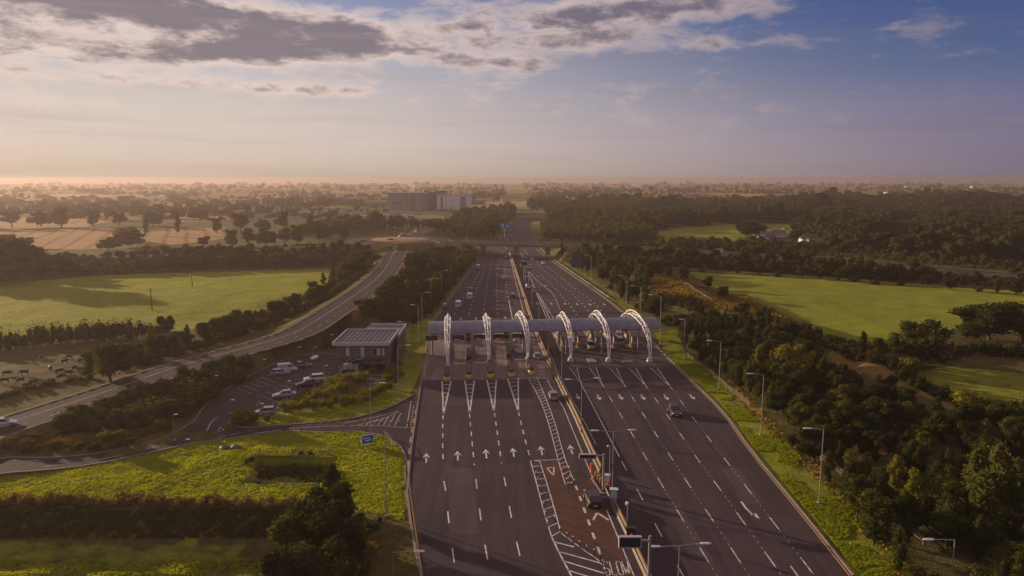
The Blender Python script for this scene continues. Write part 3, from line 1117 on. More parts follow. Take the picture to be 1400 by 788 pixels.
# ramp, roundabout, minor road, car park markings
mr = Mark()
mr.dz = 0.012
A, B = sides(resample(RAMP, 6), 1.2, -1.2)
mr.line(A, 0.16, world=True)
A2, B2 = sides(resample(RAMP, 6), 4.5, 4.5)
for S in (B2,):
    mr.line(S, 0.15, 1.0, 1.5, world=True)
mr.line(A2, 0.12, 1.0, 1.5, world=True)
A3, _ = sides(resample(RAMP, 6), -2.1, 0)
mr.line(A3, 0.13, 2.0, 4.0, world=True)
E1, E2 = sides(resample(EAST, 8), 0.1, 0.1)
mr.line(E1, 0.16, 3, 6, world=True)
mr.done('road_marking', mat('worn_road_paint', (0.42, 0.38, 0.37), 0.8, var=0.3, scale=1.5))
mc = Mark(0.066)
mc.line([(60, 638), (110, 633), (170, 622), (225, 608), (260, 600)], 0.15, 3, 4)
mc.line([(283, 589), (287, 580), (292, 574), (297, 571)], 0.2)
mc.line([(290, 600), (310, 595)], 0.2)
mc.line([(349, 592.5), (385, 588)], 0.22)
mc.line([(262, 605), (300, 598), (345, 588)], 0.15, 1.5, 1.5)
tri = [G(*p, 0.066) for p in ((298, 590), (307, 589), (301, 584))]
for i in range(3):
    mc.seg(tri[i], tri[(i + 1) % 3], 0.14)
mc.line([(395, 586), (460, 582), (520, 582), (556, 585)], 0.14)
mc.line([(470, 579), (520, 569), (545, 562)], 0.14)
mc.line([(480, 583), (520, 575), (545, 563)], 0.14)
mc.line([(556, 585), (562, 549)], 0.14)
mc.line([(561, 585), (566, 553)], 0.14, 0.7, 0.7)
for k in range(6):
    mc.seg(G(500 + k * 8, 581.5, .066), G(508 + k * 8, 575 - k * 2, .066), 0.13)
# bays
def bays(a0, b0, a1, b1, n):
    for k in range(n + 1):
        t = k / n
        p = G(*a0, .066).lerp(G(*b0, .066), t)
        q = G(*a1, .066).lerp(G(*b1, .066), t)
        mc.seg(p, q, 0.10)
bays((398, 496), (325, 531), (418, 501), (345, 539), 10)
bays((462, 506), (372, 546), (440, 503), (352, 541), 9)
bays((355, 548), (395, 552), (350, 556), (385, 560), 2)
mc.done('road_marking', MATS['worn_road_paint'])

# ------------------------------------------------------------------ bridge over the motorway
def build_bridge():
    t = thing('road_bridge', 'long flat concrete overbridge carrying a road across the motorway before the trees', 'bridge')
    a, b = Vector((-34, 0, 7)), Vector((44, 0, 7))
    pa_, pb_ = G(610, 331, 7), G(870, 337.5, 7.0)
    yy = lambda x: pa_.y + (pb_.y - pa_.y) * (x - pa_.x) / (pb_.x - pa_.x)
    ang = math.atan2(pb_.y - pa_.y, pb_.x - pa_.x)
    a.y, b.y = yy(a.x), yy(b.x)
    c = (a + b) / 2
    L = (b - a).length
    MB().box((c.x, c.y, 6.28), (L, 11.4, 1.1), ang).build('deck', CONC, t)
    for s_ in (-1, 1):
        off = Vector((-math.sin(ang), math.cos(ang), 0)) * s_ * 5.75
        MB().box((c.x + off.x, c.y + off.y, 6.75), (L + 12, 0.3, 1.0), ang).build('parapet', CONC, t)
        rl = MB()
        for h in (7.5, 7.9):
            rl.tube([(a.x + off.x, a.y + off.y, h), (b.x + off.x, b.y + off.y, h)], 0.05, 6)
        for k in range(40):
            p = a.lerp(b, k / 39)
            rl.box((p.x + off.x, p.y + off.y, 7.55), (0.08, 0.08, 0.75), ang)
        rl.build('railing', STEEL, t)
    g = G(708, 345)
    for x in (-16.5, 2.5, 20):
        for s_ in (-3.5, 0, 3.5):
            off = Vector((-math.sin(ang), math.cos(ang), 0)) * s_
            MB().tube([(x + off.x, yy(x) + off.y, 0), (x + off.x, yy(x) + off.y, 5.75)], 0.45, 10).build('pier', CONC, t)
    for x in (-27, 31):
        MB().box((x, yy(x), 2.9), (1.2, 11.0, 5.8), ang).build('abutment', CONC, t)


build_bridge()

# ------------------------------------------------------------------ central barrier and rails
BAR = [(697, 347), (700, 354), (706, 372), (714, 397), (722, 420), (727, 437), (741, 474), (760, 514), (774, 543), (786, 566), (806, 612), (822, 645)]
BAR2 = [(838, 690), (858, 730), (878, 774), (892, 805)]


def barrier(px, name, label, h=0.9, w=0.34):
    pts = smooth_path([G(u, v) for u, v in px], 1)
    rings = []
    L, Rr = sides(pts, 1.0)
    mb = MB()
    prof = [(-w, 0), (w, 0), (w * .8, .15), (w * .38, .38), (w * .28, h), (-w * .28, h), (-w * .38, .38), (-w * .8, .15)]
    for p, l in zip(pts, L):
        n = (l - p).normalized()
        rings.append([p + n * q[0] + Vector((0, 0, q[1] + ROAD_Z)) for q in prof])
    mb.loft(rings)
    o = mb.build(name, BARR)
    tag(o, label, 'barrier')
    return o


BARR = mat('barrier_concrete', (0.20, 0.135, 0.07), 0.8, var=0.2, scale=0.6)
barrier(BAR, 'concrete_barrier', 'long sunlit ochre concrete barrier dividing the two carriageways up to the bridge', 1.0)
barrier(BAR2, 'concrete_barrier', 'short nearer length of ochre concrete barrier beside the red lane and SLOW lettering', 1.0)


def guardrail(px, label, off=0.0, h=0.65):
    t = thing('guard_rail', label, 'guard rail')
    pts = resample(smooth_path([G(u, v) for u, v in px], 1), 2.4)
    L, _ = sides(pts, off, 0)
    pts = L
    mb = MB()
    rings = []
    Ls, _ = sides(pts, 1.0)
    for p, l in zip(pts, Ls):
        n = (l - p).normalized()
        rings.append([p + n * a_ + Vector((0, 0, z_)) for a_, z_ in ((-.03, h - .3), (.05, h - .22), (-.03, h - .15), (.05, h - .08), (-.03, h), (-.06, h), (-.06, h - .3))])
    mb.loft(rings)
    mb.build('rail', STEEL, t)
    for p in pts[::2]:
        MB().box((p.x, p.y, h / 2), (0.09, 0.14, h)).build('post', STEEL, t)
    return t


guardrail([(701, 356), (716, 397), (729, 437), (743, 474), (763, 514), (777, 543), (789, 566), (810, 612), (826, 645), (846, 690), (866, 730), (888, 776), (900, 800)], 'thin steel guard rail just right of the central ochre barrier', -1.0)
guardrail([(u + 3, v) for (u, v) in MR[9:14]], 'pale steel guard rail along the grass verge beyond the toll canopy on the right', 0.0)

# ------------------------------------------------------------------ toll plaza
feet = [(612, 502), (668, 498), (721.5, 494), (780, 494.6), (832, 494.6), (888, 494.6)]
apex = [(612, 432), (665, 431), (713, 428), (771, 429), (819, 427.5), (868, 427)]
APZ = 9.6
apw = [G(u, v, APZ) for u, v in apex]
ftw = [G(u, v, 0.0) for u, v in feet]


def build_canopy():
    t = thing('toll_canopy', 'long curved grey metal canopy roof spanning the toll lanes', 'canopy')
    a = apw[0].copy()
    b = apw[5].copy()
    d = (b - a)
    d.z = 0
    ang = math.atan2(d.y, d.x)
    d.normalize()
    # ends where the photograph shows them
    def end(u, v):
        g = G(u, v, 7.4)
        s_ = (g - a).dot(d)
        return a + d * s_
    p0, p1 = end(585.5, 447), end(899, 443)
    n = Vector((-d.y, d.x, 0))
    base = 6.3
    prof_o, prof_i = [], []
    for k in range(13):
        th = math.pi * (0.03 + 0.94 * k / 12)
        prof_o.append((-math.cos(th) * 4.3, base + (math.sin(th) - math.sin(math.pi * .03)) * 2.05))
        prof_i.append((-math.cos(th) * 4.15, base - 0.12 + (math.sin(th) - math.sin(math.pi * .03)) * 1.97))
    prof = prof_o + prof_i[::-1]
    mb = MB()
    L = (p1 - p0).length
    rings = []
    for k in range(2):
        c = p0 + d * (L * k)
        rings.append([Vector((c.x, c.y, 0)) + n * q[0] + Vector((0, 0, q[1])) for q in prof])
    # the far right end is cut on a slant
    rings[1] = [p + d * (q[0] * -0.10 + 0.6) for p, q in zip(rings[1], prof)]
    mb.loft(rings, close=False)
    k = len(prof)
    nn = len(prof_o)
    for base_i in (0, k):
        for j in range(nn - 1):
            mb.f.append((base_i + j, base_i + j + 1, base_i + k - 2 - j, base_i + k - 1 - j))
    CAN = bpy.data.materials.new('canopy_metal')
    CAN.use_nodes = True
    N = Nodes(CAN.node_tree)
    bs = CAN.node_tree.nodes['Principled BSDF']
    geo = N.new('ShaderNodeNewGeometry')
    sp = N.new('ShaderNodeSeparateXYZ')
    N.put(sp.inputs[0], geo.outputs['Position'])
    seam = N.m('FRACT', N.m('MULTIPLY', sp.outputs[0], 1 / 0.6))
    sf = N.step(seam, 0.0, 0.12)
    N.put(bs.inputs['Base Color'], N.mix(sf, (0.08, 0.085, 0.12), N.ramp(N.noise(geo.outputs['Position'], 0.5, 4), [(0.3, (0.13, 0.145, 0.20)), (0.7, (0.20, 0.215, 0.28))])))
    bs.inputs['Roughness'].default_value = 0.42
    bs.inputs['Metallic'].default_value = 0.55
    mb.build('roof', CAN, t)
    # edge beams, soffit and gutters
    for s_ in (-1, 1):
        q = n * s_ * 4.15
        MB().tube([p0 + q + Vector((0, 0, base - .1 - APZ)), p1 + q + Vector((0, 0, base - .1 - APZ))], 0.16, 8).build('edge_beam', STEEL, t)
    sf_ = MB()
    c = (p0 + p1) / 2
    sf_.box((c.x, c.y, base - .35), (L - 1.5, 7.8, 0.12), ang)
    sf_.build('soffit', mat('soffit', (0.10, 0.095, 0.10), 0.7), t)
    # lane signals hanging under the front edge
    for k, u in enumerate((590, 626, 655, 682, 708)):
        g = G(u, 459.5, 4.9)
        s_ = (g - a).dot(d)
        q = a + d * s_ - n * 4.3
        o = MB().box((q.x, q.y, 5.0), (2.9, 0.25, 1.15), ang).build('lane_sign', DARKSTEEL, t)
        if k > 0:
            rd = MB()
            rd.box((q.x - .3 * d.x - n.x * .14, q.y - .3 * d.y - n.y * .14, 4.55), (1.2, 0.03, 0.10), ang)
            rd.build('lit_bar', RED, o)
    # antenna frame and rail on top
    rail = MB()
    for s_ in (0.0,):
        e0, e1 = a.lerp(b, 0.55), p1
        for k in range(2):
            rail.tube([e0 + n * (4.6) + Vector((0, 0, -1.2 + k * .35)), e1 + n * 4.6 + Vector((0, 0, -1.2 + k * .35))], 0.06, 6)
    rail.build('service_rail', DARKSTEEL, t)
    # columns carrying it at the islands
    for f_, ap in zip(ftw, apw):
        for s_ in (-3.6, 3.6):
            q = Vector((ap.x, ap.y, 0)) + n * s_
            MB().tube([q, q + Vector((0, 0, base - 0.3))], 0.16, 8).build('column', STEEL, t)
    for e in (p0 + d * 0.9, p1 - d * 1.0):
        q = Vector((e.x, e.y, 0)) - n * 0.5
        MB().tube([q, q + Vector((0, 0, base - 0.3))], 0.2, 8).build('column', STEEL, t)
    return d, n, p0, p1


CD, CN, CP0, CP1 = build_canopy()

names6 = ['leftmost white truss arch over the toll canopy, by the outer left lane', 'second white truss arch from the left over the toll canopy', 'third white truss arch from the left, just left of the central barrier',
          'fourth white truss arch from the left, just right of the central barrier', 'fifth white truss arch from the left, one in from the right end', 'rightmost white truss arch at the right end of the toll canopy']
for ft, ap, lb in zip(ftw, apw, names6):
    t = thing('truss_arch', lb, 'arch', (ft.x, ft.y, 0), 0, 'white truss arches over the toll canopy')
    dd = Vector((ap.x - ft.x, ap.y - ft.y, 0))
    half = dd.length
    dd.normalize()
    side = Vector((-dd.y, dd.x, 0))

    def crv(s_, up=0.0, hw=0.0, inn=0.0):
        # s_ 0..1 along the arch from the front foot over the roof to the rear foot
        th = math.pi * (s_)
        y_ = half * (1 - math.cos(th))
        z_ = 0.5 + (APZ + 0.2 - 0.5) * math.sin(th) ** 0.72
        cx = math.cos(th)
        return dd * (y_ + inn * -cx) + side * hw + Vector((0, 0, z_ - inn * math.sin(th)))
    NS = 16
    prof = lambda s_: (0.20 + 0.50 * math.sin(math.pi * s_) ** 0.9)     # half width, swelling towards the crown
    chords = []
    for kind in ('l', 'r', 'b'):
        pts = []
        for i in range(NS + 1):
            s_ = i / NS
            w_ = prof(s_)
            pts.append(crv(s_, hw=-w_, inn=w_ * 1.5) if kind == 'l' else crv(s_, hw=w_, inn=w_ * 1.5) if kind == 'r' else crv(s_))
        chords.append(pts)
        MB().tube(pts, 0.105, 7).build('chord', WHITE, t)
    lc = MB()
    for i in range(0, NS, 1):
        l, r_, b_ = chords
        if i % 2 == 0:
            lc.tube([l[i], r_[i]], 0.045, 5)
            lc.tube([l[i], r_[i + 1]], 0.045, 5)
        else:
            lc.tube([r_[i], l[i + 1]], 0.045, 5)
        lc.tube([l[i], b_[i + 1]] if i % 2 else [l[i + 1], b_[i]], 0.045, 5)
        lc.tube([r_[i], b_[i + 1]] if i % 2 else [r_[i + 1], b_[i]], 0.045, 5)
    lc.build('lacing', WHITE, t)
    for e in (crv(0), crv(1)):
        MB().box((e.x, e.y, 0.45), (1.3, 1.3, 0.9), math.atan2(dd.y, dd.x), 0.7).build('footing', mat('footing_concrete', (0.40, 0.40, 0.42), 0.8, var=.1), t)

# toll islands and booths
booth_ct = [0]


def along(front_px, back_px):
    f_, b_ = G(*front_px), G(*back_px)
    d = b_ - f_
    return f_, d.length, -math.atan2(d.x, d.y)


def island(front_px, back_px, w, label, nose='front', yellow=True, group='toll islands'):
    f_, L, ang = along(front_px, back_px)
    t = thing('toll_island', label, 'toll island', (f_.x, f_.y, 0), ang, group)
    pl = []
    hw = w / 2
    for k in range(7):
        a_ = math.pi + math.pi * k / 6
        pl.append((math.cos(a_) * hw, hw + math.sin(a_) * hw * 1.6))
    for k in range(7):
        a_ = math.pi * k / 6
        pl.append((math.cos(a_) * hw, L - hw + math.sin(a_) * hw))
    MB().prism(pl, 0.0, 0.24).build('kerb_base', CONC, t)
    pl2 = [(x * 0.82, 0.3 + y * (L - .6) / L) for x, y in pl]
    MB().prism(pl2, 0.24, 0.29).build('surface', mat('island_surface', (0.07, 0.06, 0.058), .9, var=.2), t)
    if yellow:
        # rounded crash nose: yellow face under a dark cap
        ns = MB()
        rg = []
        for z_, k_ in ((0.29, 1.0), (0.9, .96), (1.0, .9)):
            rg.append([Vector((math.cos(a_) * hw * .95 * k_, hw + math.sin(a_) * hw * 1.35 * k_ + 0.1, z_)) for a_ in [2 * math.pi * q / 16 for q in range(16)]])
        ns.loft(rg)
        ns.build('nose_bumper', YELLOW, t)
        cp = MB()
        rg = []
        for z_, k_ in ((1.0, .84), (1.12, .8), (1.18, .5)):
            rg.append([Vector((math.cos(a_) * hw * .95 * k_, hw + math.sin(a_) * hw * 1.35 * k_ + 0.15, z_)) for a_ in [2 * math.pi * q / 16 for q in range(16)]])
        cp.loft(rg)
        cp.build('nose_cap', RUBBER, t)
    return t, f_, L, ang


def loc_on(f_, ang, y, x=0.0, z=0.0):
    return Vector((f_.x - math.sin(ang) * y + math.cos(ang) * x, f_.y + math.cos(ang) * y + math.sin(ang) * x, z))


def make_booth():
    t = thing('toll_booth', 'booth', 'toll booth', (0, 0, 0.29), 0, 'toll booths under the canopy')
    MB().box((0, 0, 0.55), (1.25, 2.6, 1.1)).build('lower_panel', mat('booth_panel', (0.26, 0.20, 0.15), .6, var=.1), t)
    g = MB()
    g.box((0, 0, 1.6), (1.18, 2.5, 1.0))
    g.build('window_band', GLASS, t)
    for sx in (-1, 1):
        for y in (-1.27, -.42, .42, 1.27):
            MB().box((sx * .6, y, 1.6), (.09, .09, 1.0)).build('corner_post', mat('booth_panel', (0.5, .4, .3)), t)
    rf = MB()
    rf.box((0, 0, 2.25), (1.5, 3.0, 0.3))
    rf.box((0, 0, 2.5), (0.8, 1.0, 0.25))
    rf.build('roof', mat('booth_roof', (0.28, .24, .20), .6), t)
    return t


def make_arm():
    t = thing('lane_barrier', 'arm', 'barrier arm', (0, 0, 0.29), 0, 'toll lane barrier arms')
    MB().box((0, 0, 0.5), (.35, .35, 1.0)).build('housing', mat('housing_orange', (0.55, 0.24, 0.08), .5), t)
    MB().box((1.5, 0, 0.92), (2.9, .07, .1)).build('arm', WHITE, t)
    return t


def make_terminal():
    t = thing('toll_terminal', 'machine', 'toll machine', (0, 0, 0.29), 0, 'toll payment machines')
    MB().box((0, 0, 0.85), (.55, .75, 1.7)).build('cabinet', mat('terminal_shell', (0.32, .23, .16), .5, var=.1), t)
    MB().box((0.29, 0, 1.15), (.03, .5, .55)).build('screen_panel', GLASS, t)
    MB().box((0, 0, 1.76), (.75, .95, .1)).build('cap', DARKSTEEL, t)
    return t


def make_height_frame():
    t = thing('height_gauge', 'frame', 'portal frame', (0, 0, 0.29), 0, 'slim portal frames on the toll islands')
    mb = MB()
    for sx in (-1, 1):
        mb.tube([(sx * .62, 0, 0), (sx * .62, 0, 2.6), (sx * .35, 0, 3.3)], .05, 6)
    mb.tube([(-.35, 0, 3.3), (.35, 0, 3.3)], .05, 6)
    mb.build('portal', mat('frame_paint', (.5, .42, .36), .5), t)
    sg = MB().box((0, 0, 2.2), (.9, .1, .9)).build('signal_board', DARKSTEEL, t)
    return t


booth, arm, term, hgf = make_booth(), make_arm(), make_terminal(), make_height_frame()
used = set()


def place(proto, loc, rz, label, scale=None):
    if proto.name not in used:
        used.add(proto.name)
        proto.location = loc
        proto.rotation_euler = (0, 0, rz)
        proto['label'] = label
        if scale:
            proto.scale = scale
        return proto
    return dup(proto, loc, rz, label, scale=scale)


LI = [((611, 522), (612, 449)), ((641.5, 519), (640, 449)), ((671, 518), (664.5, 447)), ((699.5, 516), (689, 446)), ((727, 513.5), (711.5, 445))]
pos_l = ['leftmost', 'second from the left', 'third from the left', 'fourth from the left', 'fifth from the left']
for k, (a_, b_) in enumerate(LI):
    t, f_, L, ang = island(a_, b_, 1.75, 'long kerbed toll island with yellow crash nose, ' + pos_l[k], yellow=True)
    place(booth, loc_on(f_, ang, L * .72, 0, .29), ang, 'glazed toll booth under the canopy on the island ' + pos_l[k])
    if k != 0:
        place(term, loc_on(f_, ang, 6.2, .05, .29), ang, 'buff payment machine near the nose of the toll island ' + pos_l[k], (1.5, 1.6, 1.25))
        place(arm, loc_on(f_, ang, 9.5, -.5, .29), math.pi + ang, 'white barrier arm across the lane left of the island ' + pos_l[k])
    if k in (1, 3):
        place(hgf, loc_on(f_, ang, L * .5, 0, .29), ang, 'slim grey portal frame on the toll island ' + pos_l[k], (1.1, 1, 1.2))
        for q in range(4):
            bx = MB()
            bx.box((0, 0, .55), (1.0, 1.7, 1.1))
            o = bx.build('equipment_cabinet', DARKSTEEL)
            o.location = loc_on(f_, ang, L * .30 + q * 2.2, 0, .29)
            o.rotation_euler = (0, 0, ang)
            tag(o, ORD[q] + ' dark cabinet from the nose on the island ' + pos_l[k], 'cabinet', 'dark cabinets on the toll islands')
RI = [((770, 481), (752, 443)), ((792, 476), (774, 443)), ((816.5, 477), (795, 443)), ((841, 476), (817, 443)), ((866, 476), (838, 443))]
pos_r = ['first right of the barrier', 'second right of the barrier', 'third right of the barrier', 'fourth right of the barrier', 'fifth right of the barrier']
for k, (a_, b_) in enumerate(RI):
    t, f_, L, ang = island(a_, b_, 1.6, 'kerbed toll island, ' + pos_r[k], yellow=False)
    place(booth, loc_on(f_, ang, L * .45, 0, .29), ang, 'glazed toll booth on the island ' + pos_r[k])
    place(term, loc_on(f_, ang, 1.6, .1, .29), ang, 'buff payment machine at the near end of the island ' + pos_r[k], (1.2, 1.9, 1.45))
    place(arm, loc_on(f_, ang, 0.6, -.4, .29), ang, 'white barrier arm at the near end of island ' + pos_r[k])
    w_ = MB()
    w_.box((0, 0, .75), (.18, 4.5, 1.5))
    for q in range(5):
        w_.box((0, -2.2 + q * 1.1, 1.0), (.26, .16, 1.9))
    o = w_.build('safety_screen', mat('screen_panel', (0.42, .32, .23), .6, var=.12))
    o.location = loc_on(f_, ang, L * .45 - 5.2, -.5, .29)
    o.rotation_euler = (0, 0, ang)
    tag(o, 'sunlit buff screen wall along the island ' + pos_r[k], 'screen wall', 'screen walls on the right toll islands')
    # painted tail of the island
for k, (u, v) in enumerate(((809, 494), (858, 495.5))):
    g = G(u, v)
    o = MB().box((g.x, g.y, .17), (1.9 if k == 0 else 2.4, 3.6 if k == 0 else 1.2, .24), .1).build('kerbed_refuge', CONC)
    tag(o, ('low kerbed block between the fourth and fifth arch feet' if k == 0 else 'low kerbed block between the fifth and rightmost arch feet'), 'kerb block')

# ------------------------------------------------------------------ plaza office building and its yard
def build_office():
    t = thing('plaza_office', 'two-storey brick office with white-edged flat metal roof beside the toll plaza', 'building')
    x0, x1 = -39.6, -28.2
    y0, y1 = 161.0, 175.0
    H_ = 6.3
    # upper storey overhangs an open undercroft at the front right
    def walls(mb, ax, ay, bx, by, z0, z1, th=.25):
        mb.box(((ax + bx) / 2, ay, (z0 + z1) / 2), (bx - ax, th, z1 - z0))
        mb.box(((ax + bx) / 2, by, (z0 + z1) / 2), (bx - ax, th, z1 - z0))
        mb.box((ax, (ay + by) / 2, (z0 + z1) / 2), (th, by - ay - th, z1 - z0))
        mb.box((bx, (ay + by) / 2, (z0 + z1) / 2), (th, by - ay - th, z1 - z0))
    up = MB()
    walls(up, x0, y0, x1, y1, 3.1, H_ - .3)
    up.box(((x0 + x1) / 2, (y0 + y1) / 2, 3.0), (x1 - x0 + .2, y1 - y0 + .2, .25))
    w = up.build('wall', BRICK, t)
    lo = MB()
    walls(lo, x0 + .4, y0 + 3.2, x0 + 5.2, y1 - .4, 0, 2.87)
    walls(lo, x0 + 5.6, y0 + .3, x1 - .3, y1 - .4, 1.5, 2.87)
    lo.box((x0 + 5.5, y0 + 4, 1.4), (.3, 7, 2.8))
    lo.box((x1 - .35, y0 + 7, 1.4), (.3, 13.5, 2.8))
    lo.build('lower_wall', BRICK, t)
    rf = MB()
    rf.box(((x0 + x1) / 2 - .1, (y0 + y1) / 2, H_ - .1), (x1 - x0 + .9, y1 - y0 + .9, .2))
    o = rf.build('roof', ROOFG, t)
    for k in range(11):
        xx = x0 + .3 + k * (x1 - x0 - .8) / 10
        MB().box((xx, (y0 + y1) / 2, H_ + .05), (.16, y1 - y0 + .3, .22)).build('roof_seam', STEEL, o)
    fa = MB()
    cx, cy, W, D = (x0 + x1) / 2 - .1, (y0 + y1) / 2, x1 - x0 + 1.2, y1 - y0 + 1.2
    for s_ in (-1, 1):
        fa.box((cx, cy + s_ * D / 2, H_ + .05), (W + .2, .22, .75))
        fa.box((cx + s_ * W / 2, cy, H_ + .05), (.22, D - .24, .75))
    fa.build('fascia', mat('fascia_white', (.38, .42, .50), .5, var=.06), t)
    # rear wing, a little further back and to the right
    rw = MB()
    walls(rw, x1 - 5.5, y1 + .3, x1 + 1.2, y1 + 6, 0, H_ - .2)
    walls(rw, x0 + 4.2, y1 + .3, x1 - 5.8, y1 + 6, 0, H_ - .2)
    rw.build('rear_wall', BRICK, t)
    r2 = MB()
    r2.box(((x0 + x1) / 2 + 2.3, y1 + 3.2, H_), (x1 - x0 - 2.2, 5.6, .2))
    r2.build('rear_roof', ROOFG, t)
    f2 = MB()
    f2.box(((x0 + x1) / 2 + 2.6, y1 + 6.3, H_ + .3), (x1 - x0 - 2.6, .22, .7))
    f2.box((x1 + 1.5, y1 - .2, H_ + .3), (.22, 13, .7))
    f2.build('rear_fascia', MATS['fascia_white'], t)
    sidew = MB()
    sidew.box((x1 + 1.25, y1 - 3.2, 3.2), (.2, 7, 5.6))
    sidew.build('side_wall', BRICK, t)
    # openings of the front wall, set proud as frames with glass inside
    yf = y0 - .14
    def opening(cx_, cz, w_, h_, nm, m, fr=True):
        o_ = MB().box((cx_, yf - .02, cz), (w_, .06, h_)).build(nm, m, t)
        if fr:
            f = MB()
            for s_ in (-1, 1):
                f.box((cx_ + s_ * (w_ / 2 + .04), yf - .04, cz), (.08, .1, h_ + .16))
                f.box((cx_, yf - .04, cz + s_ * (h_ / 2 + .04)), (w_, .1, .08))
            f.build('frame', MATS['fascia_white'], o_)
    pale = mat('pale_shutter', (.40, .46, .58), .5)
    opening(x0 + 2.6, 4.55, .6, 1.9, 'window', pale)
    opening(x0 + 4.7, 4.9, .6, .8, 'window', GLASS)
    opening(x0 + 5.9, 4.45, .65, 2.1, 'door', pale, True)
    opening(x0 + 8.6, 4.5, .9, 1.5, 'window', GLASS)
    opening(x0 + 9.6, 4.5, .5, 1.5, 'window', pale)
    opening(x0 + 10.6, 4.5, .35, 1.5, 'window', pale)
    opening(x0 + 7.4, 2.45, .7, .3, 'window', GLASS, False)
    opening(x0 + 9.4, 2.45, 1.3, .3, 'window', GLASS, False)
    # outside stair and platform at the front left
    st = MB()
    for k in range(11):
        st.box((x0 + .9 + k * .34, y0 - .9, .25 + k * .26), (.4, 1.1, .07))
    st.box((x0 + 5.3, y0 - .8, 3.02), (1.8, 1.3, .1))
    st.build('stair', STEEL, t)
    hr = MB()
    for yy in (-1.5, -.3):
        hr.tube([(x0 + .7, y0 + yy, 1.1), (x0 + 4.5, y0 + yy, 4.0), (x0 + 6.2, y0 + yy, 4.0)], .045, 6)
        for k in range(5):
            hr.tube([(x0 + .8 + k * .9, y0 + yy, .2 + k * .7), (x0 + .8 + k * .9, y0 + yy, 1.2 + k * .7)], .035, 5)
    hr.build('stair_rail', STEEL, t)
    gd = MB()
    gd.box((x0 + 2.9, y0 + 3.0, 1.3), (1.8, .1, 2.4))
    gd.build('undercroft_door', DARKSTEEL, t)
    return t


build_office()
# low white wall of bins, door and yard things
g = G(466, 504)
for k in range(3):
    o = MB()
    o.box((0, 0, .55), (1.0, .9, 1.1), taper=1.06)
    o.box((0, .05, 1.15), (1.1, 1.0, .12))
    o_ = o.build('wheeled_bin', mat('bin_pale', (.45, .50, .60), .5))
    o_.location = (g.x + 1.4 + k * 1.15, g.y - .6, .05)
    tag(o_, ['leftmost', 'middle', 'rightmost'][k] + ' of three pale wheeled bins in front of the office stair', 'bin', 'bins by the office')
tk = thing('gas_tank', 'white horizontal gas tank on its pad left of the office', 'tank', G(430, 493), R(-20))
tk.scale = (.62, .62, .62)
mb = MB()
mb.loft([[Vector((math.cos(a_) * r_, y_, 1.1 + math.sin(a_) * r_)) for a_ in [2 * math.pi * q / 14 for q in range(14)]] for y_, r_ in ((-2, .15), (-1.9, .55), (-1.6, .75), (1.6, .75), (1.9, .55), (2, .15))])
mb.build('vessel', WHITE, tk, True)
mb = MB()
mb.box((0, -1, .2), (1.1, .25, .5)); mb.box((0, 1, .2), (1.1, .25, .5))
mb.build('saddle', CONC, tk)

# ------------------------------------------------------------------ lamp posts


def lamp(u, vb, vt, heads, label, group, kind='road', z=0.0, r=0.085):
    """heads: list of (pixel u of head, pixel v of head)"""
    b = GT(u, vb) if z == 0.0 else G(u, vb, z)
    z0 = b.z
    h = height_at(u, vb, vt, z0)
    t = thing('street_lamp', label, 'street lamp', b, 0, group)
    MB().box((0, 0, .15), (.45, .45, .3)).build('base_plate', STEEL, t)
    MB().tube([(0, 0, 0), (0, 0, h * .2), (0, 0, h)], r * 1.15, 8, r * .6).build('pole', STEEL, t)
    pxm = F / (b.y * math.cos(TH) + (CAM_H - z0 - h) * math.sin(TH))
    for (hu, hv) in heads:
        dx = (hu - u) / pxm
        dz = (vt - hv) / pxm * 1.0
        if kind == 'road':
            MB().tube([(0, 0, h - .05), (dx * .5, 0, h + dz * .5), (dx * .92, 0, h + dz * .9)], .05, 6).build('arm', STEEL, t)
        s_ = 1 if dx >= 0 else -1
        hd = MB()
        L = 1.1 if kind == 'road' else .55
        hd.loft([[Vector((dx * .9 + s_ * q, math.cos(a_) * w_, h + dz * .9 + .03 + math.sin(a_) * w_ * .45)) for a_ in [2 * math.pi * k / 8 for k in range(8)]] for q, w_ in ((-.1, .08), (.1, .19), (L * .7, .22), (L, .12))])
        hd.build('lamp_head', LAMPG, t)
    return t


G1, G2, G3, G4 = 'single arm lamps on the right verge', 'double arm lamps on the central reserve', 'lamps along the left side', 'low lamps round the car park'
lamp(983, 532, 467, [(969, 466)], 'tall single arm lamp on the right verge, first below the toll canopy', G1)
lamp(1040, 595, 513, [(1024, 511)], 'tall single arm lamp on the right verge opposite the near edge of the plantation', G1)
lamp(1119.5, 689, 587, [(1101, 586)], 'tall single arm lamp standing in bright grass on the right verge, beside the wooden fence', G1)
lamp(1299, 806, 738, [(1267, 738)], 'nearest lamp on the right, its head among the plantation trees at the bottom edge', G1)
lamp(935, 491, 437, [(933, 437)], 'slim post on the right verge right of the canopy end', G1)
lamp(902, 472, 405, [(888, 403)], 'lamp just behind the right end of the toll canopy', G1)
lamp(875, 440, 392, [(865, 391)], 'lamp among shrubs just above the right end of the canopy', G1)
lamp(856.5, 416, 378, [(848, 377)], 'lamp on the right bank below the golden grass', G1)
lamp(808, 384, 350, [(802, 349)], 'lamp behind the dark backed road sign', G1)
lamp(837, 681, 590, [(814, 589), (859, 588)], 'double arm lamp on the central barrier behind the dark SUV', G2)
lamp(927, 806, 746, [(898, 748), (959, 743)], 'nearest double arm lamp, in the dark strip at the bottom edge', G2)
lamp(794.5, 592, 520, [(778, 519), (813, 517)], 'double arm lamp in the dark strip just below the toll plaza', G2)
lamp(768, 532, 475, [], 'bare grey post by the central barrier below the plaza', G2)
lamp(749.5, 488, 440, [], 'thin post rising past the middle of the toll canopy', G2)
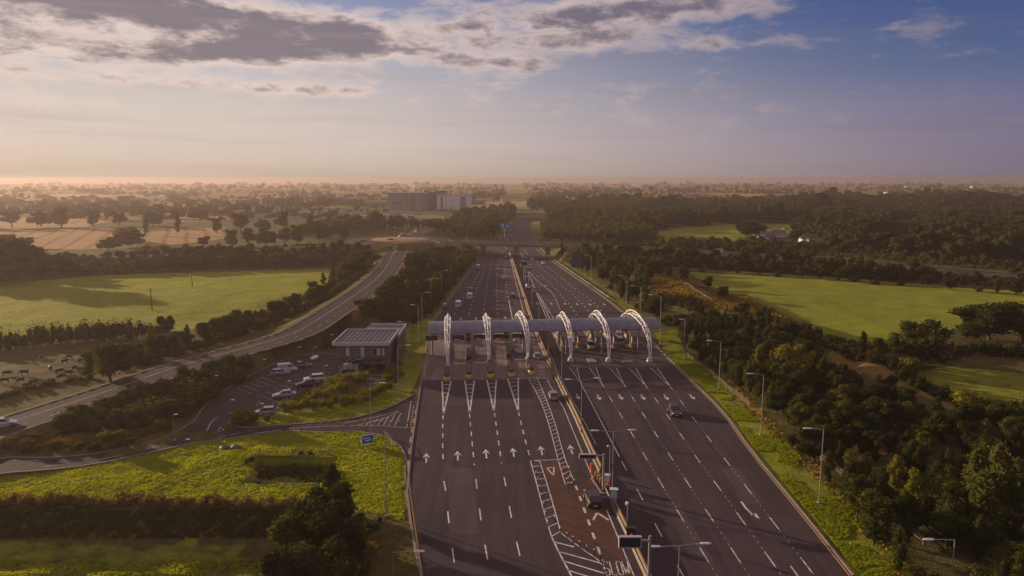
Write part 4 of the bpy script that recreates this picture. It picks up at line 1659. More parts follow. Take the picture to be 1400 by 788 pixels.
lamp(737, 437, 392, [(730, 391), (744, 391)], 'double lamp in the reserve just above the canopy', G2)
lamp(727.5, 420, 379, [(721, 378), (734, 378)], 'double lamp in the reserve level with the left exit lanes', G2)
lamp(718.5, 398, 363, [(713, 362), (724, 362)], 'double lamp in the reserve by the blue message signs', G2)
lamp(703, 352, 322, [(699, 321), (707, 321)], 'double lamp in the reserve by the bridge', G2)
lamp(713, 296 + 20, 296, [(710, 296), (716, 296)], 'double lamp in the reserve beyond the bridge', G2)
lamp(508, 604, 524, [(523, 524)], 'lamp with long arm behind the blue direction sign', G3)
lamp(528.5, 708, 604, [], 'tall bare post in the lawn close to the motorway edge', G3)
lamp(538.5, 806, 755, [(571, 754)], 'nearest lamp on the left, its arm reaching over the yellow edge line', G3)
lamp(545, 541, 474, [(558, 472)], 'lamp on the grass verge right of the office', G3)
lamp(562, 488, 441, [(549, 440)], 'lamp at the left end of the canopy by the office', G3)
lamp(573, 472, 418, [(567, 417)], 'first lamp above the left end of the canopy', G3)
lamp(577.5, 455, 401, [(584, 400)], 'second lamp above the left end of the canopy', G3)
lamp(589.6, 420, 382, [(597, 381)], 'third lamp up the left bank, beside a shrub', G3)
lamp(604, 402, 371, [(610, 370)], 'fourth lamp up the left bank', G3)
lamp(617, 386, 360, [], 'fifth lamp up the left bank', G3)
lamp(625.5, 374, 351, [], 'sixth lamp up the left bank, near the bridge', G3)
for (u, vb, vt, lb) in ((294, 539, 514, 'car park lamp at the far left by the shrub slope'), (359, 518, 492, 'car park lamp behind the white van bays'), (407, 497, 475, 'car park lamp near the gas tank'),
                        (428, 486, 475, 'short lamp beside the gas tank'), (451, 478, 458, 'lamp at the left rear of the office'), (443.5, 527, 500, 'car park lamp nearest the office stair'),
                        (393, 549, 521, 'car park lamp beside the dark saloon'), (356, 582, 552, 'lamp in the small island shrub at the car park mouth'), (315.5, 567, 547, 'low lamp at the bend of the car park entrance'),
                        (239, 603, 567, 'lamp by the shrubs along the minor road'), (254, 622, 601, 'lamp at the lawn edge of the minor road'), (487, 505, 482, 'low lamp in front of the office wall')):
    lamp(u, vb, vt, [(u + 2.5, vt)], lb, G4, 'park', r=.06)

# ------------------------------------------------------------------ signs and message boards


def sign_board(u, v0, v1, u0, u1, vb, label, m, legs=2, z=None, text=None, rz=0.0, kind='road_sign', frame=True, cat='road sign'):
    um = (u0 + u1) / 2
    b = GT(um, vb)
    k = (b.y * math.cos(TH) + (CAM_H - b.z) * math.sin(TH)) / F
    w, h = (u1 - u0) * k, (v1 - v0) * k
    zb = height_at(um, vb, v1, b.z)
    t = thing(kind, label, cat, b, rz)
    MB().box((0, 0, zb + h / 2), (w, .12, h)).build('panel', m, t)
    if frame:
        f = MB()
        for s_ in (-1, 1):
            f.box((s_ * (w / 2 - .04), -.08, zb + h / 2), (.08, .03, h - .2))
            f.box((0, -.08, zb + h / 2 + s_ * (h / 2 - .04)), (w - .02, .03, .08))
        f.build('border', WHITE, t)
    for q in range(legs):
        x = (q - (legs - 1) / 2) * w / max(1, legs) * 1.1
        MB().tube([(x, .15, 0), (x, .15, zb + h)], .08, 6).build('leg', STEEL, t)
    if text:
        ln = MB()
        for (x, z_, ww) in text:
            ln.box((x * w / 2, -.085, zb + h / 2 + z_ * h / 2), (ww * w / 2, .03, h * .07))
        ln.build('lettering', WHITE, t)
    return t


sign_board(0, 594, 607, 494, 511, 611, 'blue direction sign on two legs at the tip of the lawn', BLUE, 2, text=[(-.1, .3, 1.2), (.1, -.2, 1.0)], rz=R(28))
BOARDB = mat('sign_back', (.045, .055, .075), .6)
sign_board(0, 347, 366, 781, 796, 372, 'large dark backed sign on legs beside the right bank', BOARDB, 3, frame=False)
sign_board(0, 343.5, 348.5, 515, 523, 353, 'pale blue sign on the grass bank below the roundabout', mat('sign_pale', (.30, .36, .48), .5), 2, frame=False)
sign_board(0, 358.5, 361.5, 510.5, 513.2, 363, 'tiny white marker sign beside the ramp road', WHITE, 1, frame=False, kind='marker_sign')


def gantry_sign(u0, u1, v0, v1, vb, up, label, m, txt=False):
    """overhead board carried by a single post at pixel up"""
    b = G(up, vb)
    k = (b.y * math.cos(TH) + CAM_H * math.sin(TH)) / F
    z1, z0 = height_at(up, vb, v0), height_at(up, vb, v1)
    t = thing('overhead_sign', label, 'overhead sign', b)
    xa, xb = (u0 - up) * k * .97, (u1 - up) * k * .97
    w = xb - xa
    h = z1 - z0
    MB().tube([(0, 0.2, 0), (0, 0.2, z1)], .16, 8).build('post', STEEL, t)
    MB().box(((xa + 0) / 2, .2, (z0 + z1) / 2), (abs(xa), .18, .18)).build('cantilever', STEEL, t)
    p_ = MB().box(((xa + xb) / 2, -.05, (z0 + z1) / 2), (w, .3, h)).build('panel', m, t)
    f = MB()
    for s_ in (-1, 1):
        f.box(((xa + xb) / 2 + s_ * (w / 2 + .05), -.08, (z0 + z1) / 2), (.1, .42, h + .2))
        f.box(((xa + xb) / 2, -.08, (z0 + z1) / 2 + s_ * (h / 2 + .05)), (w, .42, .1))
    f.build('rim', mat('pale_trim', (.36, .35, .38), .5), t)
    if txt:
        ln = MB()
        for x, z_, ww in ((-.45, .45, .5), (-.45, 0, .6), (-.45, -.45, .4), (.45, .3, .55), (.45, -.3, .5)):
            ln.box(((xa + xb) / 2 + x * w / 2, -.215, (z0 + z1) / 2 + z_ * h / 2), (ww * w / 2, .03, h * .10))
        ln.build('lettering', WHITE, t)
    return t


gantry_sign(844, 873, 734, 747, 812, 887, 'black message board on a cantilever post at the bottom, near the SLOW lettering', DARKSTEEL)
gantry_sign(791, 813, 621.5, 626, 672, 825, 'small dark message board on an arm over the lane beside the central barrier', DARKSTEEL)
gantry_sign(683, 698, 305.5, 312.5, 330, 690, 'wide blue direction sign over the motorway just beyond the bridge', BLUE, True)
gantry_sign(733, 737.5, 281, 287, 292, 735, 'small distant blue sign where the motorway bends away', BLUE)
gantry_sign(713, 720.5, 352, 356.5, 372, 717, 'upper blue grey message sign in the reserve below the bridge', mat('vms_blue', (.10, .15, .30), .5))
t = gantry_sign(712.5, 721, 358, 366, 384, 716.5, 'middle message sign with a yellow band in the reserve', DARKSTEEL)
gantry_sign(719, 727, 366.5, 370, 386, 723, 'lowest blue grey message sign in the reserve', MATS['vms_blue'])
b = G(716.5, 384)
# yellow band belongs to the middle sign
k_ = (b.y * math.cos(TH) + CAM_H * math.sin(TH)) / F
zz = height_at(716.5, 384, 364.5)
MB().box((0.1, -.3, zz), (3.6, .05, .5)).build('yellow_band', YELLOW, t)

# ------------------------------------------------------------------ roadside kit by the barrier
g = G(815.5, 656)
t = thing('crash_cushion', 'orange and ochre crash cushion at the broken end of the central barrier', 'crash cushion', g, R(-3))
mb = MB()
for k in range(5):
    mb.box((0.0 + k * .28, .8 - k * 1.05, .42), (.42, .8, .75))
mb.build('cushion_cells', mat('cushion_ochre', (.22, .14, .06), .7, var=.2), t)
MB().tube([(-.6, 1.8, 0), (-.6, 1.8, 1.7)], .2, 10).build('marker_post', ORANGE, t)
MB().box((1.5, -3.2, .6), (.35, .5, 1.2)).build('red_box', mat('red_box', (.4, .05, .03), .6), t)
kb = MB()
kb.box((.6, -4.9, .1), (1.6, .3, .2)); kb.box((-.15, -2.2, .1), (.25, 5.2, .2), R(12))
kb.build('kerb_edge', CONC, t)
for (u, v, lb) in ((829, 664, 'pale roadside cabinet left of the double arm lamp foot'), (839, 684, 'grey roadside cabinet at the foot of the double arm lamp'), (862, 738, 'dark cabinet hanging below the nearest message board')):
    g = G(u, v)
    t = thing('roadside_cabinet', lb, 'cabinet', (g.x, g.y, ROAD_Z), R(-8))
    MB().box((0, 0, .75), (1.0, .7, 1.5)).build('casing', STEEL if v != 738 else DARKSTEEL, t)
    MB().box((0, 0, 1.54), (1.14, .84, .09)).build('lid', LAMPG if v != 738 else DARKSTEEL, t)
    MB().box((0, -.37, .8), (.8, .04, 1.1)).build('door', LAMPG if v != 738 else DARKSTEEL, t)
g = G(857.5, 723)
t = thing('cctv_pole', 'short pole with camera head between barrier and dark strip', 'camera pole', g)
MB().tube([(0, 0, 0), (0, 0, 3.2)], .07, 8).build('pole', STEEL, t)
MB().box((-.1, 0, 3.3), (.3, .55, .3)).build('camera', LAMPG, t)
g = G(833, 672)
t = thing('dome_camera', 'small dome camera on an arm beside the double arm lamp', 'camera pole', g)
MB().tube([(0, 0, 0), (0, 0, 6.6), (-.2, 0, 6.7)], .06, 8).build('pole', STEEL, t)
MB().loft([[Vector((-.3 + math.cos(a_) * r_, math.sin(a_) * r_, z_)) for a_ in [2 * math.pi * q / 10 for q in range(10)]] for z_, r_ in ((6.4, .05), (6.5, .16), (6.6, .18), (6.7, .06))]).build('dome', LAMPG, t)

# bollards: first built, the rest copied
bol = thing('bollard', 'b', 'bollard', (0, 0, 0), 0, 'flexible lane marker posts')
MB().tube([(0, 0, 0), (0, 0, .95)], .07, 8, .05).build('post', DARKSTEEL, bol)
MB().tube([(0, 0, .72), (0, 0, .88)], .075, 8).build('reflector', WHITE, bol)
bz = [(766, 729), (775, 737), (783.5, 742), (792.5, 748.5), (802, 754.5), (812, 760), (820.5, 766), (824, 775), (827, 786)]
bz2 = [(731, 645), (733, 652), (735, 660), (737.5, 671), (740, 683), (743, 695), (746, 707), (749, 720), (759, 714)]
bz3 = [(772, 655), (775, 662), (779, 657), (783, 660), (776.5, 667), (782, 667), (785, 663), (771, 645), (778, 645)]
first = True
for lst, ph in ((bz, 'in the diagonal row above the hatched corner by SLOW'), (bz2, 'along the narrow ladder marking left of the red lane'), (bz3, 'round the rounded tip of the long ladder marking')):
    for k, (u, v) in enumerate(lst):
        g = G(u, v, ROAD_Z)
        lb = ORD[k] + ' marker post from the top ' + ph
        if first:
            bol.location = g
            bol['label'] = lb
            first = False
        else:
            dup(bol, g, 0, lb)
bz4 = [(404 + 11.8 * k, 584.5 - 0.35 * k + (0.0 if k < 9 else (k - 9) * .3)) for k in range(14)]
for k, (u, v) in enumerate(bz4):
    dup(bol, GT(u, v), 0, ORD[k] + ' from the left of the posts in the row between verge and minor road', 'posts along the minor road')

# ------------------------------------------------------------------ fences


def rail_fence(px, label, step=2.4, h=1.2, m=WOOD, rails=3):
    t = thing('rail_fence', label, 'fence')
    pts = resample([GT(u, v) for u, v in px], step)
    pts = [Vector((p.x, p.y, T(p.x, p.y))) for p in pts]
    rl = MB()
    for a_, b_ in zip(pts[:-1], pts[1:]):
        for r_ in range(rails):
            z_ = h * (.38 + .28 * r_)
            d = b_ - a_
            c = (a_ + b_) / 2
            rl.box((c.x, c.y, c.z + z_), (d.length * 1.02, .04, .08), math.atan2(d.y, d.x), ry=-math.atan2(d.z, Vector((d.x, d.y)).length))
    rl.build('rails', m, t)
    for p in pts[:90]:
        MB().box((p.x, p.y, p.z + h / 2), (.12, .14, h)).build('post', m, t)
    return t


rail_fence([(412, 592), (440, 590), (468, 590), (500, 593), (524, 598), (533, 604), (537, 617)], 'post and rail fence curving round the top of the lawn')
rail_fence([(345, 628), (355, 622.5), (400, 622), (450, 622)], 'low rail fence along the far edge of the dark hollow', 2.4, 1.0, rails=2)
rail_fence([(337, 661), (365, 664), (400, 666), (430, 668)], 'low rail fence along the near edge of the dark hollow', 2.4, .9, rails=2)
rail_fence([(940, 489), (973, 515), (1000, 538), (1024, 556)], 'wooden rail fence below the lamp on the right verge, partly hidden by shrubs')
rail_fence([(1100, 612), (1122, 630), (1150, 652), (1170, 668)], 'wooden rail fence beside the tall lamp in bright grass')
rail_fence([(1188, 684), (1210, 705), (1235, 725), (1262, 745)], 'wooden rail fence sinking into plantation trees near the bottom right')
rail_fence([(0, 618), (10, 610), (25, 602)], 'short weathered fence at the left edge by the minor road')
rail_fence([(893, 378), (920, 386), (950, 401), (975, 416)], 'pale post fence climbing over the golden grass bank', 1.6, 1.5, mat('pale_fence', (.25, .20, .15), .8), 2)
rail_fence([(545, 437), (556, 446), (566, 455)], 'pale slatted gate fence on lit grass left of the canopy', 1.2, 1.6)

# telegraph poles
for (u, vb, vt, lb, bar) in ((208, 425, 394, 'nearer wooden pole standing in the misty left field', 0), (263, 392, 377, 'farther wooden pole at the back of the misty left field', 0), (1035, 367, 350, 'utility pole with equipment in front of the band of trees', 1),
                             (1017, 334, 320, 'utility pole by the farmhouse trees', 1), (962, 318, 308, 'slim pole in the pale green field', 0), (823, 334, 325, 'short post beside the bridge road', 0)):
    b = GT(u, vb)
    h = height_at(u, vb, vt, b.z)
    t = thing('utility_pole', lb, 'utility pole', b)
    MB().tube([(0, 0, 0), (0, 0, h)], .17, 8, .12).build('pole', BARK if not bar else STEEL, t)
    MB().box((0, 0, h - .5), (1.6 if bar else .7, .12, .14)).build('crossarm', BARK, t)
    if bar:
        MB().tube([(.35, 0, h - 2.2), (.35, 0, h - 1.3)], .25, 8).build('transformer', STEEL, t)

# ------------------------------------------------------------------ vehicles
PAINTS = {}


def paint(name, col):
    if name not in PAINTS:
        m = mat('car_paint_' + name, col, 0.32, 0.25, 0.5, var=0.04, coat=0.6)
        PAINTS[name] = m
    return PAINTS[name]


for nm, c_ in (('white', (.48, .49, .52)), ('silver', (.26, .27, .30)), ('black', (.018, .018, .022)), ('darkblue', (.03, .04, .08)), ('grey', (.12, .12, .135)), ('paleblue', (.42, .52, .68)), ('red', (.28, .03, .03)), ('beige', (.5, .46, .40))):
    paint(nm, c_)

# station profiles along the length (front = +1): (y, z of bonnet/waist line, half-width factor, z underside)
SHAPES = {
    'hatchback': dict(L=4.1, W=1.78, H=1.5, waist=[(-1, .62, .80), (-.97, .92, .92), (-.6, .95, 1), (.2, .93, 1), (.48, .88, .99), (.85, .72, .93), (.97, .60, .84), (1, .42, .76)],
                      glass=[(-.93, -.72), (.46, .12)], ),
    'saloon': dict(L=4.6, W=1.82, H=1.45, waist=[(-1, .60, .80), (-.97, .88, .90), (-.6, .92, 1), (.2, .90, 1), (.45, .86, .99), (.85, .70, .93), (.97, .58, .84), (1, .40, .76)], glass=[(-.72, -.42), (.42, .08)]),
    'suv': dict(L=4.5, W=1.88, H=1.70, waist=[(-1, .65, .84), (-.97, 1.04, .94), (-.6, 1.08, 1), (.2, 1.06, 1), (.48, 1.02, .99), (.86, .90, .95), (.98, .76, .88), (1, .5, .80)], glass=[(-.95, -.80), (.46, .18)]),
    'van': dict(L=5.2, W=2.0, H=2.3, waist=[(-1, 1.12, .94), (-.98, 1.2, .98), (-.5, 1.22, 1), (.3, 1.2, 1), (.62, 1.12, .99), (.88, .95, .95), (.98, .78, .88), (1, .5, .80)], glass=[(-.985, -.95), (.64, .30)]),
}


def make_car(kind):
    S = SHAPES[kind]
    L, W, H_ = S['L'] / 2, S['W'] / 2, S['H']
    t = thing('parked_car' if False else ('van' if kind == 'van' else 'car'), kind, 'van' if kind == 'van' else 'car', (0, 0, 0))
    body = MB()
    rg = []
    for (y, zw, wf) in S['waist']:
        w = W * wf
        zl = .24 if abs(y) < .95 else .32
        rg.append([Vector(p) for p in ((-w * .92, y * L, zl), (-w, y * L, (zl + zw) * .45), (-w * .98, y * L, zw * .82), (-w * .86, y * L, zw), (w * .86, y * L, zw), (w * .98, y * L, zw * .82), (w, y * L, (zl + zw) * .45), (w * .92, y * L, zl))])
    body.loft(rg)
    zw = S['waist'][2][1]
    (r0, r1), (f0, f1) = S['glass']
    b = body.build('body', PAINTS['white'], t)
    gl = MB()
    wb, wt = W * .87, W * .72
    if kind == 'van':
        wt = W * .84
    zt = H_ - .06
    def ring(z_, w_, ya, yb):
        return [Vector((-w_, ya * L, z_)), Vector((w_, ya * L, z_)), Vector((w_, yb * L, z_)), Vector((-w_, yb * L, z_))]
    gl.loft([ring(zw - .04, wb, r0, f0), ring(zt, wt, r1, f1)])
    g_ = gl.build('windows', GLASS if kind != 'van' else PAINTS['white'], t)
    if kind == 'van':
        ws = MB()
        # windscreen and cab side glass sit just proud of the painted shell
        n0 = Vector((0, f0 * L, zw)); n1 = Vector((0, f1 * L, zt))
        ws.face([(-wb * .9, f0 * L + .015, zw + .03), (wb * .9, f0 * L + .015, zw + .03), (wt * .9, f1 * L + .05, zt - .12), (-wt * .9, f1 * L + .05, zt - .12)])
        for s_ in (-1, 1):
            ws.face([(s_ * (wb - .01), (f0 - .12) * L, zw + .05), (s_ * (wb - .01), .12 * L, zw + .05), (s_ * (wt + .05), .12 * L, zt - .3), (s_ * (wt + .05), (f1 - .02) * L, zt - .3)])
        ws.face([(-wb * .75, r0 * L - .02, zw + .15), (wb * .75, r0 * L - .02, zw + .15), (wt * .75, r1 * L - .06, zt - .35), (-wt * .75, r1 * L - .06, zt - .35)])
        ws.build('windscreen', GLASS, t)
    rf = MB()
    rf.loft([ring(zt, wt * 1.01, r1, f1), ring(zt + .045, wt * .9, r1 + .02, f1 - .04)])
    # pillars in body colour
    for s_ in (-1, 1):
        for ya, yb in ((r0, r1), (f0, f1), ((r0 + f0) / 2, (r1 + f1) / 2)):
            rf.tube([(s_ * wb * 1.0, ya * L, zw - .02), (s_ * wt * 1.0, yb * L, zt + .01)], .045, 5)
    rf.build('roof', PAINTS['white'], t)
    whl = MB()
    for s_ in (-1, 1):
        for y in (-.62, .64):
            w_ = MB()
            w_.tube([(s_ * (W - .22), y * L, .33), (s_ * (W + .01), y * L, .33)], .33, 14)
            o = w_.build('wheel', RUBBER, t)
            MB().tube([(s_ * (W + .0), y * L, .33), (s_ * (W + .025), y * L, .33)], .2, 10).build('rim', STEEL, o)
    for s_ in (-1, 1):
        MB().box((s_ * W * .66, L * .955, S['waist'][6][1] * .98), (.34, .16, .15)).build('headlight', mat('lamp_glass', (.75, .75, .72), .15), t)
        MB().box((s_ * W * .70, -L * .985, zw * .88), (.22, .08, .2)).build('tail_light', mat('tail_red', (.35, .01, .01), .3), t)
        MB().box((s_ * (W + .08), f0 * L * .82, zw + .02), (.16, .12, .13)).build('wing_mirror', PAINTS['white'], t)
    MB().box((0, L * .995, .42), (.5, .03, .11)).build('number_plate', WHITE, t)
    MB().box((0, -L * 1.0, .5), (.5, .03, .11)).build('number_plate', mat('plate_yellow', (.7, .55, .2), .5), t)
    return t


PROTO = {k: make_car(k) for k in SHAPES}
car_used = set()


def recolour(root, m):
    for ch in root.children:
        if ch.name.split('.')[0] in ('body', 'roof', 'wing_mirror') or (ch.name.split('.')[0] == 'windows' and ch.data.materials[0] not in (GLASS,)):
            ch.material_slots[0].link = 'OBJECT'
            ch.material_slots[0].material = m


def car(kind, u, v, col, label, heading='away', z=None, rz=None, scale=None):
    g = G(u, v, ROAD_Z) if z is None else (GT(u, v) if z == 't' else G(u, v, z))
    if z == 't':
        g.z += .12
    if rz is None:
        a = road_dir(u, v)
        rz = a if heading == 'away' else a + math.pi
    if kind not in car_used:
        car_used.add(kind)
        o = PROTO[kind]
        o.location = g
        o.rotation_euler = (0, 0, rz)
        o['label'] = label
    else:
        o = dup(PROTO[kind], g, rz, label)
    gr = 'vehicles on the motorway' if z is None else 'vehicles on the side roads and car park'
    o['group'] = gr
    recolour(o, PAINTS[col])
    return o


car('suv', 922, 566, 'black', 'black car coming on alone across the right carriageway below the plaza', 'to')
car('suv', 810, 687, 'black', 'black SUV waiting in the red lane by the crash cushion', 'away')
car('hatchback', 756.5, 544.5, 'silver', 'silver hatchback beside the long ladder marking just below the plaza', 'to', rz=road_dir(756, 547))
car('hatchback', 734.5, 490, 'silver', 'silver car passing the third arch foot through the free lane', 'away')
car('saloon', 709, 433, 'white', 'white saloon just above the third arch beside the central barrier', 'away')
car('van', 627, 420, 'paleblue', 'pale blue van beyond the canopy in the outer left lanes', 'away')
car('hatchback', 608.5, 421, 'grey', 'dark car hugging the left edge beyond the canopy', 'away')
car('van', 642.5, 409, 'white', 'white fronted van in the middle of the left carriageway beyond the canopy', 'away')
car('suv', 701, 407, 'black', 'dark car beside the ochre barrier beyond the canopy', 'away')
car('hatchback', 688, 382, 'white', 'white car by the painted arrows beyond the canopy', 'away')
car('van', 654, 368, 'silver', 'small silver van at the left edge nearing the bridge', 'away')
car('hatchback', 691, 354, 'grey', 'dark car right under the bridge shadow', 'away')
car('hatchback', 693, 345, 'silver', 'grey car just below the bridge', 'away')
car('saloon', 743, 361, 'white', 'white car coming down from the bridge on the right', 'to')
car('hatchback', 694, 330, 'white', 'white car just beyond the bridge', 'away')
car('van', 684, 328, 'silver', 'silver van just beyond the bridge', 'away')
car('suv', 692, 318, 'grey', 'grey car well beyond the bridge', 'away')
car('hatchback', 712, 298, 'white', 'tiny white car where the motorway curves away', 'away')
car('suv', 807.5, 476, 'silver', 'silver car stopped between the screen walls, second lane right of the barrier', 'to')
car('saloon', 846.5, 462, 'white', 'white saloon at the far booths of the outer right lane', 'to')
car('hatchback', 722, 394, 'silver', 'silver car in the reserve lane below the message signs', 'to')
car('saloon', 731, 399, 'black', 'dark car beside the reserve lane hatching', 'to')
car('saloon', 728, 356, 'grey', 'dark car under the bridge on the right carriageway', 'to')
car('van', 393, 508, 'white', 'white van in the car park behind the silver hatchback', z=.06, rz=R(-70)).scale = (.84, .84, .84)
car('hatchback', 383, 513, 'silver', 'silver hatchback beside the white van in the car park', z=.06, rz=R(-70))
car('saloon', 412, 502.5, 'grey', 'grey saloon at the top of the car park near the gas tank', z=.06, rz=R(-68))
car('suv', 430, 522, 'white', 'white estate car in the middle of the car park', z=.06, rz=R(108))
car('saloon', 420, 528, 'black', 'black saloon in front of the white estate car', z=.06, rz=R(108))
car('saloon', 389, 543, 'silver', 'silver topped saloon in the nearest row of the car park', z=.06, rz=R(108))
car('hatchback', 363, 567, 'silver', 'silver car half hidden by the island shrubs at the car park mouth', z=.06, rz=R(100))
zr = lambda u, v: None


def on_path(u, v, zz, kind, col, label, rz):
    car(kind, u, v, col, label, z=zz, rz=rz)


on_path(4, 583, 1.3, 'hatchback', 'white', 'white car at the left edge of the frame on the ramp road', R(-60))
on_path(541, 347, 6.9, 'hatchback', 'white', 'white car coming down the ramp just below the roundabout', R(178))
on_path(540.5, 341.5, 7.0, 'suv', 'grey', 'dark car behind the white one at the top of the ramp', R(178))
on_path(500, 334.5, 7.0, 'hatchback', 'white', 'white car entering the roundabout from the left', R(-80))
on_path(498, 331.5, 7.0, 'suv', 'black', 'black car behind the white one entering the roundabout', R(-80))
on_path(474, 334.2, 6.8, 'saloon', 'silver', 'silver car on the road left of the roundabout, nearer to it', R(-85))
on_path(457, 335.5, 6.6, 'saloon', 'white', 'white car on the road left of the roundabout, farther from it', R(-85))
for k, (u, v, c_, lb) in enumerate(((533, 329.5, 'black', 'leftmost dark car on the far side of the roundabout island'), (544, 323.8, 'grey', 'grey car on the upper left arc of the roundabout'), (550, 324.2, 'silver', 'silver car on the top arc of the roundabout'),
                                    (557, 325.6, 'black', 'dark car on the right part of the roundabout arc'), (563, 319.8, 'grey', 'grey car on the road leading north from the roundabout, nearer'), (570, 318.2, 'darkblue', 'dark blue car on the road leading north from the roundabout, farther'))):
    on_path(u, v, 7.0, ('hatchback', 'suv', 'van')[k % 3], c_, lb, R(70 + 30 * k))
on_path(981, 347, 6.2, 'van', 'white', 'white van on the side road right of the bridge', R(95))

# ------------------------------------------------------------------ cows in the corner field


def make_cow(patch):
    t = thing('cow', 'cow', 'cow')
    me = bpy.data.meshes.new('body')
    # trunk, neck and lowered head as one lofted skin with four jointed legs merged in the same mesh
    mb = MB()
    def ring(y, z, w, h, n=10):
        return [Vector((math.cos(a_) * w, y, z + math.sin(a_) * h)) for a_ in [2 * math.pi * k / n for k in range(n)]]
    mb.loft([ring(-1.05, 1.12, .10, .14), ring(-.98, 1.08, .27, .30), ring(-.6, 1.02, .33, .36), ring(0, .98, .38, .40), ring(.5, 1.02, .33, .40), ring(.75, 1.08, .24, .33), ring(.95, 1.02, .15, .22), ring(1.2, .80, .13, .17),
             ring(1.38, .55, .14, .16), ring(1.58, .36, .11, .11), ring(1.68, .25, .07, .07)])
    for sx in (-.2, .2):
        mb.tube([(sx, .62, .85), (sx, .60, .45), (sx, .66, .02)], .095, 6, .05)
        mb.tube([(sx, -.8, .95), (sx, -.70, .62), (sx, -.92, .42), (sx, -.86, .02)], .12, 6, .05)
        mb.tube([(sx * .6, 1.2, .98), (sx * 1.3, 1.22, .96)], .05, 5, .02)
    mb.tube([(0, -1.05, 1.2), (0, -1.15, .9), (0, -1.12, .5)], .03, 5)
    o = mb.build('body', patch, t, True)
    return t


def cowmat(nm, a_, b_, th):
    m = bpy.data.materials.new(nm)
    m.use_nodes = True
    N = Nodes(m.node_tree)
    bs = m.node_tree.nodes['Principled BSDF']
    tc = N.new('ShaderNodeTexCoord')
    f = N.noise(tc.outputs['Object'], 1.3, 2, .4)
    N.put(bs.inputs['Base Color'], N.ramp(f, [(th - .01, a_), (th + .01, b_)]))
    bs.inputs['Roughness'].default_value = .8
    return m


cowA = make_cow(cowmat('cow_dark', (.02, .016, .014), (.03, .024, .02), .5))
cowB = make_cow(cowmat('cow_pied', (.02, .016, .014), (.30, .27, .23), .56))
cows = [(69, 507), (82, 511), (94, 513), (95, 491), (112, 497), (112, 509), (55, 533), (45, 527), (38, 531), (28, 524), (6, 524), (33, 513), (70, 525), (88, 498), (101, 507), (56, 492), (82, 519), (10, 514)]
pied = {3, 4, 6, 7, 13, 14, 15}
rows_of = {}
uA = uB = 0
for k, (u, v) in enumerate(cows):
    g = GT(u, v)
    rz = R(rng.uniform(0, 360))
    pd = k in pied
    base = cowB if pd else cowA
    if pd:
        uB += 1
    else:
        uA += 1
    n = uB if pd else uA
    lb = None
    if (uB if pd else uA) == 1:
        base.location = g
        base.rotation_euler = (0, 0, rz)
        o = base
    else:
        o = dup(base, g, rz)
    o['group'] = 'cattle grazing in the corner field'
    o.scale = (.85, .85, .85)
    cows[k] = (u, v, pd, o)
for pd in (True, False):
    L_ = sorted([c_ for c_ in cows if c_[2] == pd], key=lambda c_: c_[0])
    for i, c_ in enumerate(L_):
        c_[3]['label'] = ORD[i] + ' from the left of the ' + ('black and white' if pd else 'dark') + ' cows in the shaded corner field'

# sheep-like lying stones on the lawn
for k, (u, v) in enumerate(((307, 614), (322, 613))):
    g = GT(u, v)
    mb = MB()
    mb.loft([[Vector((math.cos(a_) * r_ * (1 + .2 * math.sin(3 * a_ + k)), math.sin(a_) * r_ * .7, z_)) for a_ in [2 * math.pi * q / 9 for q in range(9)]] for z_, r_ in ((-.1, .9), (.25, .85), (.5, .5), (.58, .15))])
    o = mb.build('boulder', SLATE)
    o.location = g
    tag(o, ('left' if k == 0 else 'right') + ' one of two dark boulders lying on the lawn', 'boulder', 'boulders on the lawn')

# ------------------------------------------------------------------ distant buildings


def block(name, label, u0, u1, vt, vb, m, depth=30, windows=None, roof=None, zb=0.0, group=None):
    a_, b_ = G(u0, vb, zb), G(u1, vb, zb)
    h = height_at((u0 + u1) / 2, vb, vt, zb)
    w = b_.x - a_.x
    t = thing(name, label, 'building', ((a_.x + b_.x) / 2, a_.y, zb), 0, group)
    MB().box((0, depth / 2, h / 2 - 1), (w, depth, h + 2)).build('wall', m, t)
    MB().box((0, depth / 2, h + .25), (w + .6, depth + .6, .5)).build('roof', roof or SLATE, t)
    for (x, z_, ww, hh, mm) in (windows or []):
        MB().box((x * w / 2, -.12, z_ * h), (ww * w / 2, .2, hh * h)).build('window', mm, t)
    return t


CG2 = mat('window_band', (.07, .065, .07), .5)
t = block('factory_building', 'long grey windowless factory block with smoke above it on the horizon', 531, 581, 264.5, 287.5, CLADG, 80, [(-.48, .40, .55, .08, CG2), (-.0, .55, .03, .8, CG2), (.0, .3, .05, .2, CG2), (.36, .5, .25, .95, mat('cladding_dark', (.14, .14, .15), .6)), (.85, .5, .06, .9, CG2)])
t = block('factory_building', 'darker rear factory block standing behind the white one', 580, 608, 263.2, 285, mat('cladding_mid', (.16, .155, .165), .6), 60, [(0, .55, .03, .8, CG2)])
for (du, w_) in ((-.6, 8), (.1, 5), (.5, 10)):
    MB().box((du * 22, 18, (height_at(594, 285, 263.2)) + 1.2), (w_, 6, 2.4)).build('roof_plant', CG2, t)
t = block('factory_building', 'bright white factory block with dark glazed corner at the right', 597.5, 642, 267.5, 287, CLADW, 50, [(-.70, .5, .13, .9, CG2), (.60, .5, .36, .82, CG2), (-.14, .1, .1, .15, CG2), (-.44, .5, .02, 1, CG2)])
for k, x in enumerate((.50, .62, .74)):
    MB().box((x * 22.2, -.4, 9), (.5, .25, 13)).build('mullion', CLADW, t)
block('warehouse', 'low grey warehouse right of the white factory', 642, 662, 274.5, 281, CLADG, 40, [(0, .5, 1.6, .2, CG2)])
block('warehouse', 'small lit cream house right of the factory among trees', 684, 687.5, 272, 278, mat('lit_cream', (.75, .6, .42), .7), 10)
